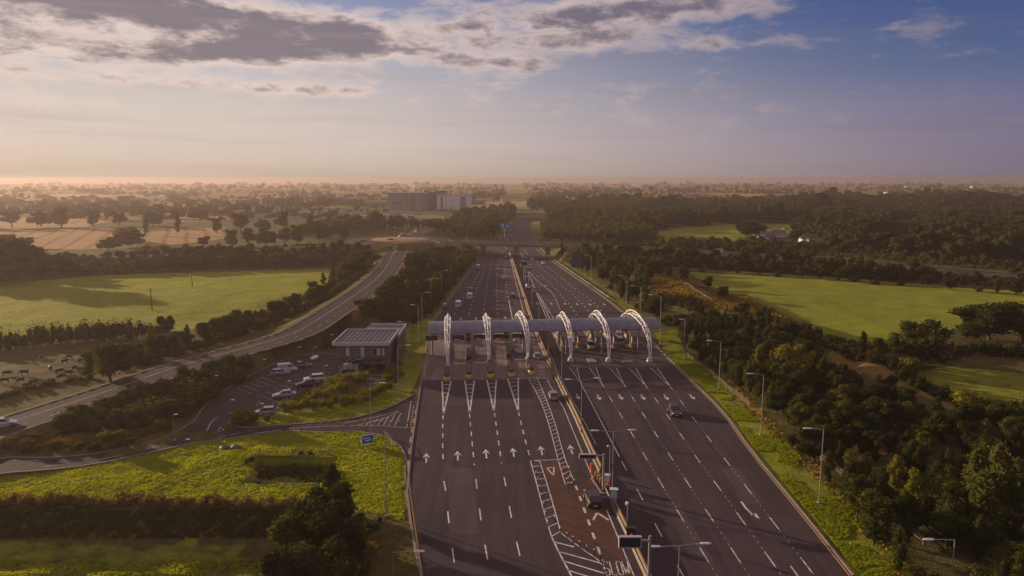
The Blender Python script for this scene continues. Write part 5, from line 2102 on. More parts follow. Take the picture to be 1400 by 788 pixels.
block('warehouse', 'low pale house beside the lit cream one', 687.8, 696, 273.5, 278.5, mat('pale_wall', (.45, .42, .42), .7), 10, [(-.3, .5, .3, .4, CG2), (.3, .5, .3, .4, CG2)])
block('warehouse', 'long low shed left of the grey factory', 498, 528, 276, 282, CLADG, 40, [(0, .5, 1.7, .15, CG2)])
block('warehouse', 'hazy flat roofed shed further left of the factory', 470, 497, 271, 277, CLADG, 50, [(0, .5, 1.7, .15, CG2)])
block('warehouse', 'pale temporary cabin on the bare ground before the factory', 527, 536, 290, 293.5, mat('pale_wall', (.4, .4, .4)), 8)
for k in range(7):
    g_ = G(517 + k * 9, 294 + (k % 3) * 2.4)
    o = MB().box((0, 0, 1.3), (7, 3, 2.6)).box((0, 0, 2.7), (7.2, 3.2, .2)).build('site_cabin', [CLADG, CLADW, SLATE][k % 3])
    o.location = g_
    o.rotation_euler = (0, 0, rng.uniform(-.2, .2))
    tag(o, ORD[k] + ' from the left of the low cabins scattered on bare ground before the factory', 'cabin', 'site cabins')


def house(u0, u1, vt, vb, label, wall, roofm, zb=0.0, depth=8, chim=True, ridge_x=True):
    a_, b_ = G(u0, vb, zb), G(u1, vb, zb)
    h = height_at((u0 + u1) / 2, vb, vt, zb)
    w = b_.x - a_.x
    t = thing('farmhouse', label, 'house', ((a_.x + b_.x) / 2, a_.y, zb))
    MB().box((0, depth / 2, h * .3), (w, depth, h * .6)).build('wall', wall, t)
    rf = MB()
    e = .3
    if ridge_x:
        A = [(-w / 2 - e, -e, h * .6), (-w / 2 - e, depth + e, h * .6), (-w / 2 - e, depth / 2, h)]
        B_ = [(w / 2 + e, p[1], p[2]) for p in A]
    else:
        A = [(-w / 2 - e, -e, h * .6), (w / 2 + e, -e, h * .6), (0, -e, h)]
        B_ = [(p[0], depth + e, p[2]) for p in A]
    rf.v = A + B_
    rf.f = [(0, 1, 2), (5, 4, 3), (0, 3, 4, 1), (1, 4, 5, 2), (2, 5, 3, 0)]
    r_ = rf.build('roof', roofm, t)
    if chim:
        for s_ in (-1, 1):
            MB().box((s_ * w * .42, depth / 2, h + .4), (1.1, 1.1, 1.9)).build('chimney', wall, r_)
    for x in (-.5, 0, .5):
        MB().box((x * w * .6, -.04, h * .34), (w * .10, .08, h * .2)).build('window', GLASS, t)
    return t


HW = mat('whitewash', (.58, .60, .66), .8, var=.08)
house(1060.5, 1075, 315, 324.5, 'white farmhouse with two chimneys beside trees on the right', HW, SLATE, depth=9)
house(1041, 1060, 317, 327, 'dark roofed barn left of the white farmhouse', mat('grey_render', (.20, .18, .18), .8), SLATE, depth=9, chim=False)
house(1043, 1051, 321, 327.5, 'small white gabled annex before the dark barn', HW, SLATE, depth=5, chim=False, ridge_x=False)
house(1097, 1107, 324, 333.5, 'whitewashed cottage at the left of the lower farm pair', HW, SLATE, depth=7, chim=False)
house(1107.5, 1126, 326.5, 335, 'long low white cottage at the right of the lower farm pair', HW, SLATE, depth=7, chim=False)
house(455, 460, 319, 326, 'tiny white gable among trees left of the roundabout', HW, SLATE, depth=7, chim=False, ridge_x=False)
house(1387, 1392, 292, 296.5, 'tiny pale house lost in dark woods at the far right', HW, SLATE, depth=8, chim=False)
for k, (u0, u1, vt, vb, lb) in enumerate(((1213, 1232, 263.5, 265.5, 'left strip of pale sheds on the right horizon'), (1240, 1300, 255.2, 257.6, 'long pale glasshouse strip on the right horizon'), (1330, 1395, 255.0, 257.0, 'faint line of sheds at the far right horizon'),
                                           (325, 372, 281.8, 283.4, 'long pale shed roof catching light in the left haze'), (395, 420, 291, 293, 'bluish low shed in the left middle distance'), (78, 92, 277, 278.5, 'faint white shed in the left haze'),
                                           (915, 960, 270.5, 273, 'low sheds in the woods beyond the pale field'))):
    block('shed', lb, u0, u1, vt, vb, CLADW, 25)
t = thing('mast', 'thin mast on the horizon right of centre', 'mast', G(825.5, 258))
MB().tube([(0, 0, -1), (0, 0, 40)], 1.6, 6, .8).build('shaft', DARKSTEEL, t)
t = thing('mast', 'distant church like spire on the right horizon', 'mast', G(1266, 255))
MB().tube([(0, 0, -1), (0, 0, 40)], 5, 6, 1).build('shaft', DARKSTEEL, t)

# ------------------------------------------------------------------ foliage


def leaf_quads(cent, nrm, size, jit, r_):
    n = len(cent)
    nr = nrm + r_.normal(0, jit, (n, 3))
    nr /= np.linalg.norm(nr, axis=1, keepdims=True) + 1e-9
    a_ = np.cross(nr, r_.normal(0, 1, (n, 3)))
    a_ /= np.linalg.norm(a_, axis=1, keepdims=True) + 1e-9
    b_ = np.cross(nr, a_)
    s_ = (size * r_.uniform(.6, 1.35, n))[:, None] / 2
    V = np.stack([cent - a_ * s_, cent - b_ * s_ * .62, cent + a_ * s_, cent + b_ * s_ * .62], 1).reshape(-1, 3)
    Q = np.arange(4 * n).reshape(n, 4)
    return V, Q


def lobes_cloud(lobes, n, size, r_, inner=.35):
    """leaves spread through a set of ellipsoid lobes (x,y,z,rx,ry,rz)"""
    lobes = np.array(lobes, float)
    area = (lobes[:, 3] * lobes[:, 4] + lobes[:, 3] * lobes[:, 5] + lobes[:, 4] * lobes[:, 5])
    pick = r_.choice(len(lobes), n, p=area / area.sum())
    d = r_.normal(0, 1, (n, 3))
    d /= np.linalg.norm(d, axis=1, keepdims=True)
    # twiggy unevenness: radius varies with direction per lobe
    ph = r_.uniform(0, 6.28, (len(lobes), 3))[pick]
    wob = 1 + .16 * np.sin(d[:, 0] * 5 + ph[:, 0]) * np.sin(d[:, 1] * 6 + ph[:, 1]) + .10 * np.sin(d[:, 2] * 9 + ph[:, 2])
    rad = (inner + (1 - inner) * r_.random(n) ** .45) * wob
    L = lobes[pick]
    c = L[:, :3] + d * rad[:, None] * L[:, 3:6]
    nr = d / L[:, 3:6]
    nr /= np.linalg.norm(nr, axis=1, keepdims=True)
    keep = np.ones(n, bool)
    return c, nr


CUBE_V, CUBE_Q = [], []


def cube_sphere(n=3):
    V, Q = [], []
    for ax in range(3):
        for s_ in (-1, 1):
            b0 = len(V)
            for i in range(n + 1):
                for j in range(n + 1):
                    p = [0, 0, 0]
                    p[ax] = s_
                    p[(ax + 1) % 3] = (-1 + 2 * i / n) * s_
                    p[(ax + 2) % 3] = -1 + 2 * j / n
                    V.append(np.array(p, float) / np.linalg.norm(p))
            for i in range(n):
                for j in range(n):
                    a_ = b0 + i * (n + 1) + j
                    Q.append((a_, a_ + n + 1, a_ + n + 2, a_ + 1))
    return np.array(V), np.array(Q)


CSV, CSQ = cube_sphere(3)


def cores(lobes, k=.72):
    V, Q = [], []
    for i, l in enumerate(lobes):
        V.append(CSV * np.array(l[3:6]) * k + np.array(l[:3]))
        Q.append(CSQ + i * len(CSV))
    return np.concatenate(V), np.concatenate(Q)


def join(parts):
    V, Q, o = [], [], 0
    for v, q in parts:
        V.append(v)
        Q.append(q + o)
        o += len(v)
    return np.concatenate(V), np.concatenate(Q)


def crown_lobes(kind, r_):
    out = []
    if kind == 'round':       # unit tree 8 m tall, crown radius about 3.4
        H_ = 8.0
        n = r_.integers(11, 15)
        for i in range(n):
            a_ = r_.uniform(0, 6.28)
            q = r_.uniform(0, 1) ** .6
            z_ = r_.uniform(2.2, 6.9)
            rr = 2.35 * q * math.sqrt(max(.05, 1 - ((z_ - 4.3) / 3.4) ** 2))
            s_ = r_.uniform(.9, 1.55)
            out.append((math.cos(a_) * rr, math.sin(a_) * rr, z_, s_, s_, s_ * .8))
        out.append((0, 0, 4.2, 1.9, 1.9, 2.3))
    elif kind == 'wide':      # old spreading field tree
        n = 26
        for i in range(n):
            a_ = r_.uniform(0, 6.28)
            rr = 3.6 * r_.uniform(.02, 1) ** .55
            z_ = 1.7 + r_.uniform(0, 1) * (5.0 * math.sqrt(max(0.02, 1 - (rr / 4.2) ** 2)))
            s_ = r_.uniform(.9, 1.6)
            out.append((math.cos(a_) * rr, math.sin(a_) * rr, z_, s_, s_, s_ * .68))
        out.append((0, 0, 4.0, 2.7, 2.7, 2.6))
    elif kind == 'tall':      # young birch or poplar, feathery and upright
        for i in range(11):
            z_ = 1.4 + i * .62
            q = math.sin(math.pi * min(1, (i + 1.6) / 12.5)) * 1.15
            a_ = r_.uniform(0, 6.28)
            s_ = .45 + q * .55 * r_.uniform(.7, 1.2)
            out.append((math.cos(a_) * q * .55, math.sin(a_) * q * .55, z_, s_, s_, .95))
    elif kind == 'shrub':     # 2.6 m bush
        for i in range(9):
            a_ = r_.uniform(0, 6.28)
            rr = r_.uniform(0, 1.3)
            s_ = r_.uniform(.5, .95)
            out.append((math.cos(a_) * rr, math.sin(a_) * rr, r_.uniform(.5, 1.75), s_, s_, s_ * .85))
    return out


NEAR = {'round': (3400, .42), 'wide': (4600, .45), 'tall': (1900, .36), 'shrub': (1300, .28)}
MIDQ = {'round': (900, .8), 'wide': (1200, .9), 'tall': (420, .7), 'shrub': (300, .55)}
FARQ = {'round': (150, 1.5), 'wide': (200, 1.7), 'tall': (70, 1.2), 'shrub': (60, .9)}
SCRUBQ = {'round': (1000, .6), 'wide': (1200, .7), 'tall': (500, .5), 'shrub': (420, .46)}
TREEH = {'round': 8.0, 'wide': 8.0, 'tall': 8.6, 'shrub': 2.6}


def crown_arrays(kind, q, r_, core=.72):
    lb = crown_lobes(kind, r_)
    n, s_ = q[kind]
    c, nr = lobes_cloud(lb, n, s_, r_)
    # stray twigs that break the outline
    k = r_.integers(0, n, n // 12)
    c[k] += nr[k] * r_.uniform(.1, .7, (len(k), 1))
    V, Q = leaf_quads(c, nr, s_, .75, r_)
    if core:
        V, Q = join([(V, Q), cores(lb, core)])
    V[:, 2] = np.maximum(V[:, 2], .05)
    return V, Q, lb


def trunk_mesh(kind, lb, r_, m=BARK):
    mb = MB()
    H_ = TREEH[kind]
    if kind == 'shrub':
        for i in range(4):
            l = lb[i]
            mb.tube([(0.08 * i - .1, 0, 0), (l[0] * .5, l[1] * .5, l[2] * .5), (l[0], l[1], l[2])], .06, 5, .02)
    else:
        rr = .22 if kind != 'tall' else .11
        pts = [(0, 0, -.3), (r_.normal(0, .08), r_.normal(0, .08), H_ * .25), (r_.normal(0, .15), r_.normal(0, .15), H_ * .5), (r_.normal(0, .25), r_.normal(0, .25), H_ * .85)]
        mb.tube(pts, rr, 7, rr * .25)
        for l in lb[:8]:
            z0 = max(1.0, l[2] - 1.6)
            mb.tube([(0, 0, z0), (l[0] * .5, l[1] * .5, (z0 + l[2]) / 2 - .1), (l[0] * .95, l[1] * .95, l[2])], rr * .42, 5, rr * .1)
    return mb


COMMON = {'round': 'broadleaf_tree', 'wide': 'spreading_tree', 'tall': 'birch_tree', 'shrub': 'shrub'}
CATS = {'round': 'tree', 'wide': 'tree', 'tall': 'tree', 'shrub': 'shrub'}
TPROTO = {}
trng = np.random.default_rng(21)
for kind in ('round', 'wide', 'tall', 'shrub'):
    for lod, q in (('near', NEAR), ('mid', MIDQ)):
        for var in range(4 if lod == 'near' else 3):
            V, Q, lb = crown_arrays(kind, q, trng)
            TPROTO[(kind, lod, var)] = (V, Q, trunk_mesh(kind, lb, trng))
proto_obj = {}
LEAFM = {'dry': MATS['leaf_dry'], 'dark': MATS['leaf_dark'], 'mid': MATS['leaf_mid'], 'gold': MATS['leaf_gold']}


def add_tree(kind, lod, var, tone, loc, h, rz, label, group, wide=1.0):
    """one tree: empty > trunk, crown; copies share mesh data"""
    key = (kind, lod, var, tone)
    s_ = h / TREEH[kind]
    if key not in proto_obj:
        V, Q, tm = TPROTO[(kind, lod, var)]
        t = thing(COMMON[kind], label, CATS[kind], loc, rz, group)
        cr = np_mesh('crown', V, Q, LEAFM[tone], t)
        tr = tm.build('stems' if kind == 'shrub' else 'trunk', BARK, t)
        proto_obj[key] = t
        o = t
    else:
        o = dup(proto_obj[key], loc, rz, label, group)
        o['category'] = CATS[kind]
    o.scale = (s_ * wide, s_ * wide, s_)
    return o


def scatter(poly, spacing, r_, zt=True, jitter=.38, margin=0.0, avoid_road=3.0):
    """world points in a photograph-plan polygon"""
    W = [G(u, v) for u, v in poly] + [G(u, v, 8.0) for u, v in poly]
    x0, x1 = max(-5300, min(p.x for p in W)), min(5300, max(p.x for p in W))
    y0, y1 = min(p.y for p in W), min(6300, max(p.y for p in W))
    gx, gy = np.meshgrid(np.arange(x0, x1, spacing), np.arange(y0, y1, spacing * .9))
    gx = gx + (np.arange(gx.shape[0])[:, None] % 2) * spacing / 2
    gx = (gx + r_.uniform(-jitter, jitter, gx.shape) * spacing).ravel()
    gy = (gy + r_.uniform(-jitter, jitter, gy.shape) * spacing).ravel()
    gu, gv = P(gx, gy, terr(gx, gy))
    k = in_poly(gu, gv, poly)
    gx, gy = gx[k], gy[k]
    keep = outside_mway(gx, gy) > avoid_road
    cu, cv = P(gx, gy, 0.0)
    keep &= ~in_poly(cu, cv, CARPARK) & ~in_poly(cu, cv, MINOR_T + MINOR_B)
    for path, hw, s_ in PATHS:
        d, _ = path_dist(gx, gy, path)
        keep &= d > hw + 1.0
    keep &= np.hypot(gx - RB_C.x, gy - RB_C.y) > 31
    gx, gy = gx[keep], gy[keep]
    return np.stack([gx, gy, terr(gx, gy)], 1)


all_trees = []   # (dist, ...)


def wood(poly, spacing, hr, kinds, tones, label, group, seed, lod='near', places=None):
    """kinds/tones: weighted lists; every tree its own object"""
    r_ = np.random.default_rng(seed)
    pts = scatter(poly, spacing, r_)
    recs = []
    for p in pts:
        kind = kinds[r_.integers(len(kinds))]
        tone = tones[r_.integers(len(tones))]
        h = r_.uniform(*hr) * (0.33 if kind == 'shrub' else 1.0)
        recs.append([kind, tone, p, h, r_.uniform(0, 6.28), r_.integers(4 if lod == 'near' else 3), r_.uniform(.85, 1.2)])
    # label each by look and by where it stands
    med = np.median([q[3] for q in recs]) if recs else 0
    for q in recs:
        u, v = P(q[2][0], q[2][1], q[2][2])
        if u < -40 or u > 1440 or v > 900 or (1262 < u < 1336 and v > 770):
            continue
        size = 'tall' if q[3] > med * 1.1 else ('low' if q[3] < med * .9 else 'middling')
        look = {'dark': 'dark green', 'mid': 'olive green', 'gold': 'golden green'}[q[1]]
        what = {'round': 'bushy tree', 'wide': 'spreading tree', 'tall': 'young birch', 'shrub': 'shrub'}[q[0]]
        where = ''
        if places:
            where = min(places, key=lambda pl: (pl[0] - u) ** 2 + ((pl[1] - v) * 1.5) ** 2)[2]
        lb = f'{size} {look} {what} {label} {where}'.strip()
        add_tree(q[0], lod, int(q[5]), q[1], tuple(q[2]), q[3], q[4], lb, group, q[6])


def tree_at(u, v, vt, kind, tone, label, lod='near', var=0, group=None, wide=1.0, rz=None):
    b = GT(u, v)
    h = height_at(u, v, vt, b.z)
    add_tree(kind, lod, var, tone, b, h, rng.uniform(0, 6.28) if rz is None else rz, label, group, wide)


def tree_row(pts, hr, kinds, tones, phrase, group, seed, lod='mid', wide=(.9, 1.25), step=None):
    """a line of trees along photograph points, labelled left to right"""
    r_ = np.random.default_rng(seed)
    W = [GT(u, v) for u, v in pts]
    pos = resample(W, step) if step else W
    pos = sorted(pos, key=lambda p: P(p.x, p.y, p.z)[0])
    vis = []
    for p in pos:
        x, y = p.x + r_.uniform(-.25, .25) * (step or 6), p.y + r_.uniform(-.25, .25) * (step or 6)
        if float(outside_mway(np.array([x]), np.array([y]))[0]) < 3:
            continue
        vis.append((x, y, T(x, y)))
    vis.sort(key=lambda q: P(q[0], q[1], q[2])[0])
    n = len(vis)
    for i, q in enumerate(vis):
        kind = kinds[r_.integers(len(kinds))]
        tone = tones[r_.integers(len(tones))]
        what = {'round': 'bushy tree', 'wide': 'spreading tree', 'tall': 'slim tree', 'shrub': 'shrub'}[kind]
        pos_ = f'{ORD[i]} plant from the left' if i < len(ORD) else 'toward the right end'
        h = r_.uniform(*hr) * (.4 if kind == 'shrub' else 1)
        add_tree(kind, lod, int(r_.integers(4 if lod == 'near' else 3)), tone, q, h, r_.uniform(0, 6.28), f'{what}, {pos_} {phrase}', group, r_.uniform(*wide))


def hedge(name, px, w, h, tone, label, seed, dens=70, size=.4, zoff=0.0, cat='hedge', kind=None):
    """one hedge: lobes strung along a line, leaves over them, woody stems inside"""
    r_ = np.random.default_rng(seed)
    rl = min(1.15, w * .5, max(.5, h * .55))
    pts = resample([GT(u, v) for u, v in px], rl * 1.1)
    lb = []
    rows_n = max(1, int(round(w / (rl * 1.3))))
    X, Y = [], []
    for p in pts:
        for k in range(rows_n):
            X.append(p.x + r_.uniform(-.5, .5) * w)
            Y.append(p.y + r_.uniform(-.5, .5) * w)
    Zt = terr(np.array(X), np.array(Y))
    for x, y, z_ in zip(X, Y, Zt):
        hh = h * (r_.uniform(.5, 1.1) ** 1.0) * (.75 + .5 * float(vnoise(np.array([x]), np.array([y]), 5.0, 9)[0]))
        rr = rl * r_.uniform(.7, 1.15)
        lb.append((x, y, z_ + hh * .5, rr, rr, hh * .55))
    n = int(dens * len(lb))
    c, nr = lobes_cloud(lb, n, size, r_)
    c += r_.normal(0, .12, c.shape)
    V, Q = join([leaf_quads(c, nr, size, .8, r_), cores(lb, .6)])
    t = thing(name, label, cat)
    if kind:
        pass
    np_mesh('foliage', V, Q, LEAFM[tone], t)
    st = MB()
    for l in lb[::7]:
        st.tube([(l[0], l[1], l[2] - l[5]), (l[0] + .1, l[1], l[2])], .07, 5, .03)
    st.build('stems', BARK, t)
    return t


def mass(name, poly, spacing, hr, kinds, tone, seed, q=FARQ, label=None, core=.8, wide=1.1, kind_='stuff', r_scale=1.0):
    """a wood too dense or far to count: one object"""
    r_ = np.random.default_rng(seed)
    pts = scatter(poly, spacing, r_)
    if q is FARQ and len(pts):
        g_ = vnoise(pts[:, 0], pts[:, 1], 60, seed) * .6 + vnoise(pts[:, 0], pts[:, 1], 23, seed + 3) * .4
        pts = pts[g_ > .30]
    protos = [crown_arrays(k, q, r_, core)[:2] + (TREEH[k], k) for k in kinds for _ in range(4)]
    VV, QQ, off = [], [], 0
    for p in pts:
        V, Q, H_, k = protos[r_.integers(len(protos))]
        h = (hr[0] + (hr[1] - hr[0]) * r_.uniform(0, 1) ** 1.3) * (.33 if k == 'shrub' else 1) * (.55 + .9 * float(vnoise(p[0:1], p[1:2], 38, seed + 7)[0]))
        a_ = r_.uniform(0, 6.28)
        s_ = h / H_
        w_ = s_ * wide * r_.uniform(.85, 1.25)
        ca, sa = math.cos(a_), math.sin(a_)
        X = (V[:, 0] * ca - V[:, 1] * sa) * w_ + p[0]
        Y = (V[:, 0] * sa + V[:, 1] * ca) * w_ + p[1]
        VV.append(np.stack([X, Y, V[:, 2] * s_ + p[2] - .2], 1))
        QQ.append(Q + off)
        off += len(V)
    if not VV:
        return None
    o = np_mesh(name, np.concatenate(VV), np.concatenate(QQ), LEAFM[tone])
    o['kind'] = 'stuff'
    if label:
        o['label'] = label
    return o


# --- right hand plantation, nearest to the camera
places = [(950, 500, 'near the canopy end'), (1000, 500, 'behind the first verge lamp'), (1060, 540, 'behind the second verge lamp'), (1060, 470, 'at the foot of the golden bank'), (1130, 520, 'toward its far middle'),
          (1140, 600, 'behind the tall verge lamp'), (1200, 560, 'midway across it'), (1210, 660, 'above the lowest fence'), (1270, 600, 'right of its middle'), (1290, 700, 'above the nearest lamp head'),
          (1350, 570, 'below the small shaded field'), (1370, 650, 'at the right edge halfway down'), (1360, 760, 'in the bottom right corner'), (1220, 760, 'at the bottom beside the verge')]
wood([(925, 470), (960, 440), (1060, 436), (1085, 470), (1150, 520), (1240, 560), (1300, 585), (1420, 575), (1600, 700), (1600, 900), (1250, 900), (1225, 790), (1160, 700), (1110, 640), (1040, 560), (985, 515), (948, 488)],
     3.9, (3.8, 6.6), ['round', 'round', 'tall', 'round', 'shrub', 'tall'], ['dark', 'mid', 'dark', 'dark', 'mid'], 'in plantation', 'plantation trees on the right', 31, 'near', places)
# sunlit clumps the photograph shows
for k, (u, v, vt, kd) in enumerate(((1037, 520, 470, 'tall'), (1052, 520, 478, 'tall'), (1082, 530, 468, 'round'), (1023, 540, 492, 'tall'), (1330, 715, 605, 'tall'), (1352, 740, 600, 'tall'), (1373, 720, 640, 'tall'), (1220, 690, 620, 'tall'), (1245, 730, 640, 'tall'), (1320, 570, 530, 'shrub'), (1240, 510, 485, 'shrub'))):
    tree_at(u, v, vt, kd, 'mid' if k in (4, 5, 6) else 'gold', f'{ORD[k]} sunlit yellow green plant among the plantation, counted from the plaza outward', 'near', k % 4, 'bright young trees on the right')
hedge('bramble_patch', [(905, 445), (925, 440), (950, 448), (985, 440), (1020, 445)], 5, 2.6, 'mid', 'tangled brambles behind the right end of the canopy', 41, 90, .4)
hedge('bramble_patch', [(880, 425), (900, 412), (925, 412), (950, 425)], 5, 2.8, 'dark', 'dark scrub at the near foot of the golden bank', 42, 90, .4)

# --- field trees on the right
tree_at(1258, 500, 431, 'wide', 'dark', 'large dome shaped tree at the bottom edge of the bright green field', 'near', 0, wide=1.15)
tree_at(1352, 465, 404, 'wide', 'dark', 'great spreading tree at the right end of the bright green field', 'near', 1, wide=1.5)
tree_at(1398, 470, 405, 'wide', 'dark', 'big tree cut by the right edge of the frame', 'near', 2, wide=1.3)
tree_at(1202, 496, 460, 'round', 'dark', 'smaller round tree just left of the dome shaped one', 'near', 1)
tree_at(1178, 492, 452, 'tall', 'dark', 'pointed dark tree standing left of the dome shaped one', 'near', 1)
tree_at(988, 408, 388, 'round', 'dark', 'round dark tree on the golden bank, the right one', 'near', 0, wide=1.1)
tree_at(968, 396, 377, 'round', 'dark', 'round dark tree on the golden bank, the left one', 'near', 2)
tree_at(935, 384, 366, 'round', 'dark', 'dark tree behind the top of the golden bank', 'near', 3)
tree_at(915, 380, 366, 'round', 'dark', 'low dark tree at the top left of the golden bank', 'near', 1)
hedge('field_hedge', [(1090, 452), (1130, 474), (1180, 492), (1240, 510)], 4, 2.4, 'dark', 'ragged dark hedge along the lower left edge of the bright green field', 43, 60, .45)
hedge('field_hedge', [(1270, 495), (1320, 482), (1420, 490)], 4.5, 3.0, 'dark', 'hedge between the great spreading tree and the small shaded field', 44, 60, .45)
hedge('field_hedge', [(1230, 520), (1300, 548), (1360, 566), (1440, 575)], 4.5, 2.6, 'dark', 'hedge along the plantation side of the small shaded field', 45, 60, .45)
hedge('field_hedge', [(1130, 470), (1200, 476), (1300, 492)], 2.4, 1.6, 'mid', 'low hedge running under the dome shaped tree', 46, 60, .4)

# --- belt under the right side road and trees along it
tree_row([(852, 366), (900, 370), (960, 372), (1040, 377), (1120, 382), (1200, 388), (1300, 396), (1420, 406)], (5, 7.5), ['round', 'round', 'tall', 'shrub'], ['dark', 'dark', 'mid'], 'in the belt above the bright green field', 'tree belt on the right', 51, 'mid', (1.2, 1.6), 7.0)
mass('undergrowth', [(840, 345), (1000, 352), (1200, 366), (1440, 386), (1440, 398), (1200, 384), (1000, 370), (850, 362)], 4.0, (5.0, 7.5), ['shrub', 'round'], 'dark', 52, MIDQ, 'dark scrub covering the bank below the right side road')
mass('undergrowth', [(880, 336), (960, 341), (1130, 351), (1300, 365), (1430, 378), (1430, 370), (1300, 352), (1130, 341), (960, 335)], 5.0, (3.6, 5.5), ['round', 'shrub'], 'mid', 53, MIDQ, 'scrubby belt of bushes along the far side of the right side road')
# young plantation between the right carriageway and its bank
places2 = [(770, 320, 'just beyond the bridge'), (820, 320, 'farther back beyond the bridge'), (820, 350, 'beside the bridge abutment'), (850, 390, 'above the lamps on the right bank'), (900, 360, 'right of the dark backed sign')]
mass('woodland', [(742, 330), (741, 312), (748, 300), (762, 290), (800, 288), (880, 318), (905, 333), (760, 331)], 6.5, (7, 11), ['round', 'tall', 'tall'], 'mid', 61, MIDQ, 'dense young wood right of the motorway beyond the bridge')
wood([(758, 346), (900, 348), (905, 374), (885, 390), (908, 442), (884, 442), (848, 408), (810, 380), (772, 356)], 5.2, (5, 8.5), ['round', 'tall', 'tall', 'shrub'], ['mid', 'dark', 'mid'], 'on the right bank', 'trees on the right bank below the bridge', 62, 'mid', places2)
# left bank between the ramp road and the motorway
wood([(600, 352), (650, 352), (655, 357), (632, 378), (606, 403), (580, 428), (560, 428), (548, 436), (556, 405), (575, 380)], 6.5, (3.6, 6.5), ['tall', 'shrub', 'shrub', 'round'], ['mid', 'gold', 'dark'], 'on the left bank', 'trees on the bank between ramp and motorway', 63, 'mid',
     [(570, 430, 'just above the office'), (600, 390, 'beside the left lamps'), (640, 360, 'near the bridge')])
mass('undergrowth', [(555, 358), (575, 350), (610, 345), (655, 352), (635, 378), (600, 410), (575, 440), (545, 448), (470, 448), (420, 472), (380, 488), (395, 470), (450, 440), (500, 412), (530, 388)], 2.9, (7.5, 13.0), ['shrub'], 'dark', 64, SCRUBQ, 'dark scrub covering the bank between the ramp road and the office')
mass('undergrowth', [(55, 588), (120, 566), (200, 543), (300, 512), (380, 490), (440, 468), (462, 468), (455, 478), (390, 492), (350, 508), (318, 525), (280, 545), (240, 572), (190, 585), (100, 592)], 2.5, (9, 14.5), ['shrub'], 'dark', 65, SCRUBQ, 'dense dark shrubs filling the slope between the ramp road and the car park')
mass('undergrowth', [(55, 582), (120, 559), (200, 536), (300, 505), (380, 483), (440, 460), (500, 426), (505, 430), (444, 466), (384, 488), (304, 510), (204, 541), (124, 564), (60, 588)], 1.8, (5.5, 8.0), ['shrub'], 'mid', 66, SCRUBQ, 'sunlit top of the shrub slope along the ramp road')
mass('undergrowth', [(335, 497), (400, 470), (450, 444), (500, 420), (474, 450), (456, 474), (400, 488), (350, 506)], 2.6, (8, 13), ['shrub'], 'dark', 68, SCRUBQ, 'dark shrubs on the bank behind the car park')
mass('undergrowth', [(470, 352), (508, 345), (518, 352), (500, 374), (470, 398), (430, 420), (420, 418), (450, 390)], 4.2, (6, 10), ['shrub'], 'mid', 67, SCRUBQ, 'olive scrub dotting the bank left of the ramp road')
for k, (u, v, vt, w_) in enumerate(((152, 612, 586, 1.2), (222, 590, 570, 1.1), (253, 568, 548, 1.2), (40, 618, 600, 1.4), (75, 616, 601, 1.3), (108, 616, 602, 1.3), (180, 606, 598, 1.4), (128, 617, 604, 1.2))):
    tree_at(u, v, vt, 'shrub', 'gold' if k in (0, 1, 2) else 'mid', ORD[k] + ' bush named along the grassy strip above the minor road', 'near', k % 4, 'bushes above the minor road', w_)
for k, (u, v, vt, w_) in enumerate(((330, 580, 558, 1.2), (346, 579, 561, 1.1), (364, 577, 567, 1.0))):
    tree_at(u, v, vt, 'shrub', 'gold', ['left', 'middle', 'right'][k] + ' bush on the small island at the car park mouth', 'near', k, 'bushes on the island', w_)
hedge('ornamental_hedge', [(392, 562), (410, 559), (435, 558), (460, 556), (490, 549), (515, 537), (535, 520), (546, 508)], 3.2, 2.0, 'gold', 'long golden ornamental hedge curving from the car park to the office drive', 71, 120, .28)
hedge('ornamental_hedge', [(446, 540), (460, 532), (478, 522), (492, 517)], 5.0, 2.6, 'gold', 'broad clump of golden shrubs between car park and office drive', 72, 170, .28)
hedge('ornamental_hedge', [(404, 552), (425, 542), (440, 536)], 3.4, .8, 'gold', 'low golden ground cover at the near edge of the car park', 73, 130, .22)

# --- left field hedges and trees
tree_at(152, 524, 458, 'round', 'mid', 'large bushy tree left of the ramp road by the cow field', 'near', 0, wide=1.15)
tree_at(126, 520, 476, 'round', 'mid', 'smaller tree leaning against the large bushy one by the cows', 'near', 1)
tree_at(228, 462, 430, 'round', 'dark', 'round dark tree standing clear against the misty field', 'near', 2)
tree_row([(185, 501), (215, 492), (260, 478), (300, 465), (350, 448), (400, 431), (440, 413), (468, 392), (490, 369), (503, 352)],
         (4.6, 7.4), ['round', 'round', 'shrub', 'round'], ['dark', 'mid', 'dark'], 'in the front row against the ramp road', 'front row against the ramp road', 811, 'near', (1.1, 1.45), 4.6)
tree_row([(178, 488), (200, 482), (215, 478), (240, 473), (262, 468), (285, 461), (305, 456), (322, 452), (340, 447), (362, 438), (382, 430), (400, 421), (415, 412), (430, 403), (445, 393), (458, 384), (470, 374), (482, 364)],
         (3.6, 6.4), ['round', 'round', 'tall', 'shrub'], ['mid', 'dark', 'mid'], 'in the row between misty field and ramp road', 'row along the ramp road', 81, 'near', (1.0, 1.35), 5.0)
hedge('field_hedge', [(-40, 482), (30, 476), (80, 470), (130, 466), (200, 462)], 6.5, 5.0, 'dark', 'tall dark hedge between the cow field and the misty field', 82, 90, .5)
hedge('field_hedge', [(178, 504), (215, 494), (260, 480), (300, 467), (350, 450), (400, 433), (440, 415), (468, 394), (490, 371)], 4.0, 2.6, 'dark', 'low hedge under the tree row beside the ramp road', 83, 60, .4)
hedge('field_hedge', [(-60, 560), (0, 545), (60, 528), (120, 518)], 1.6, 1.0, 'mid', 'thin low hedge at the road side of the cow field', 84, 60, .35)
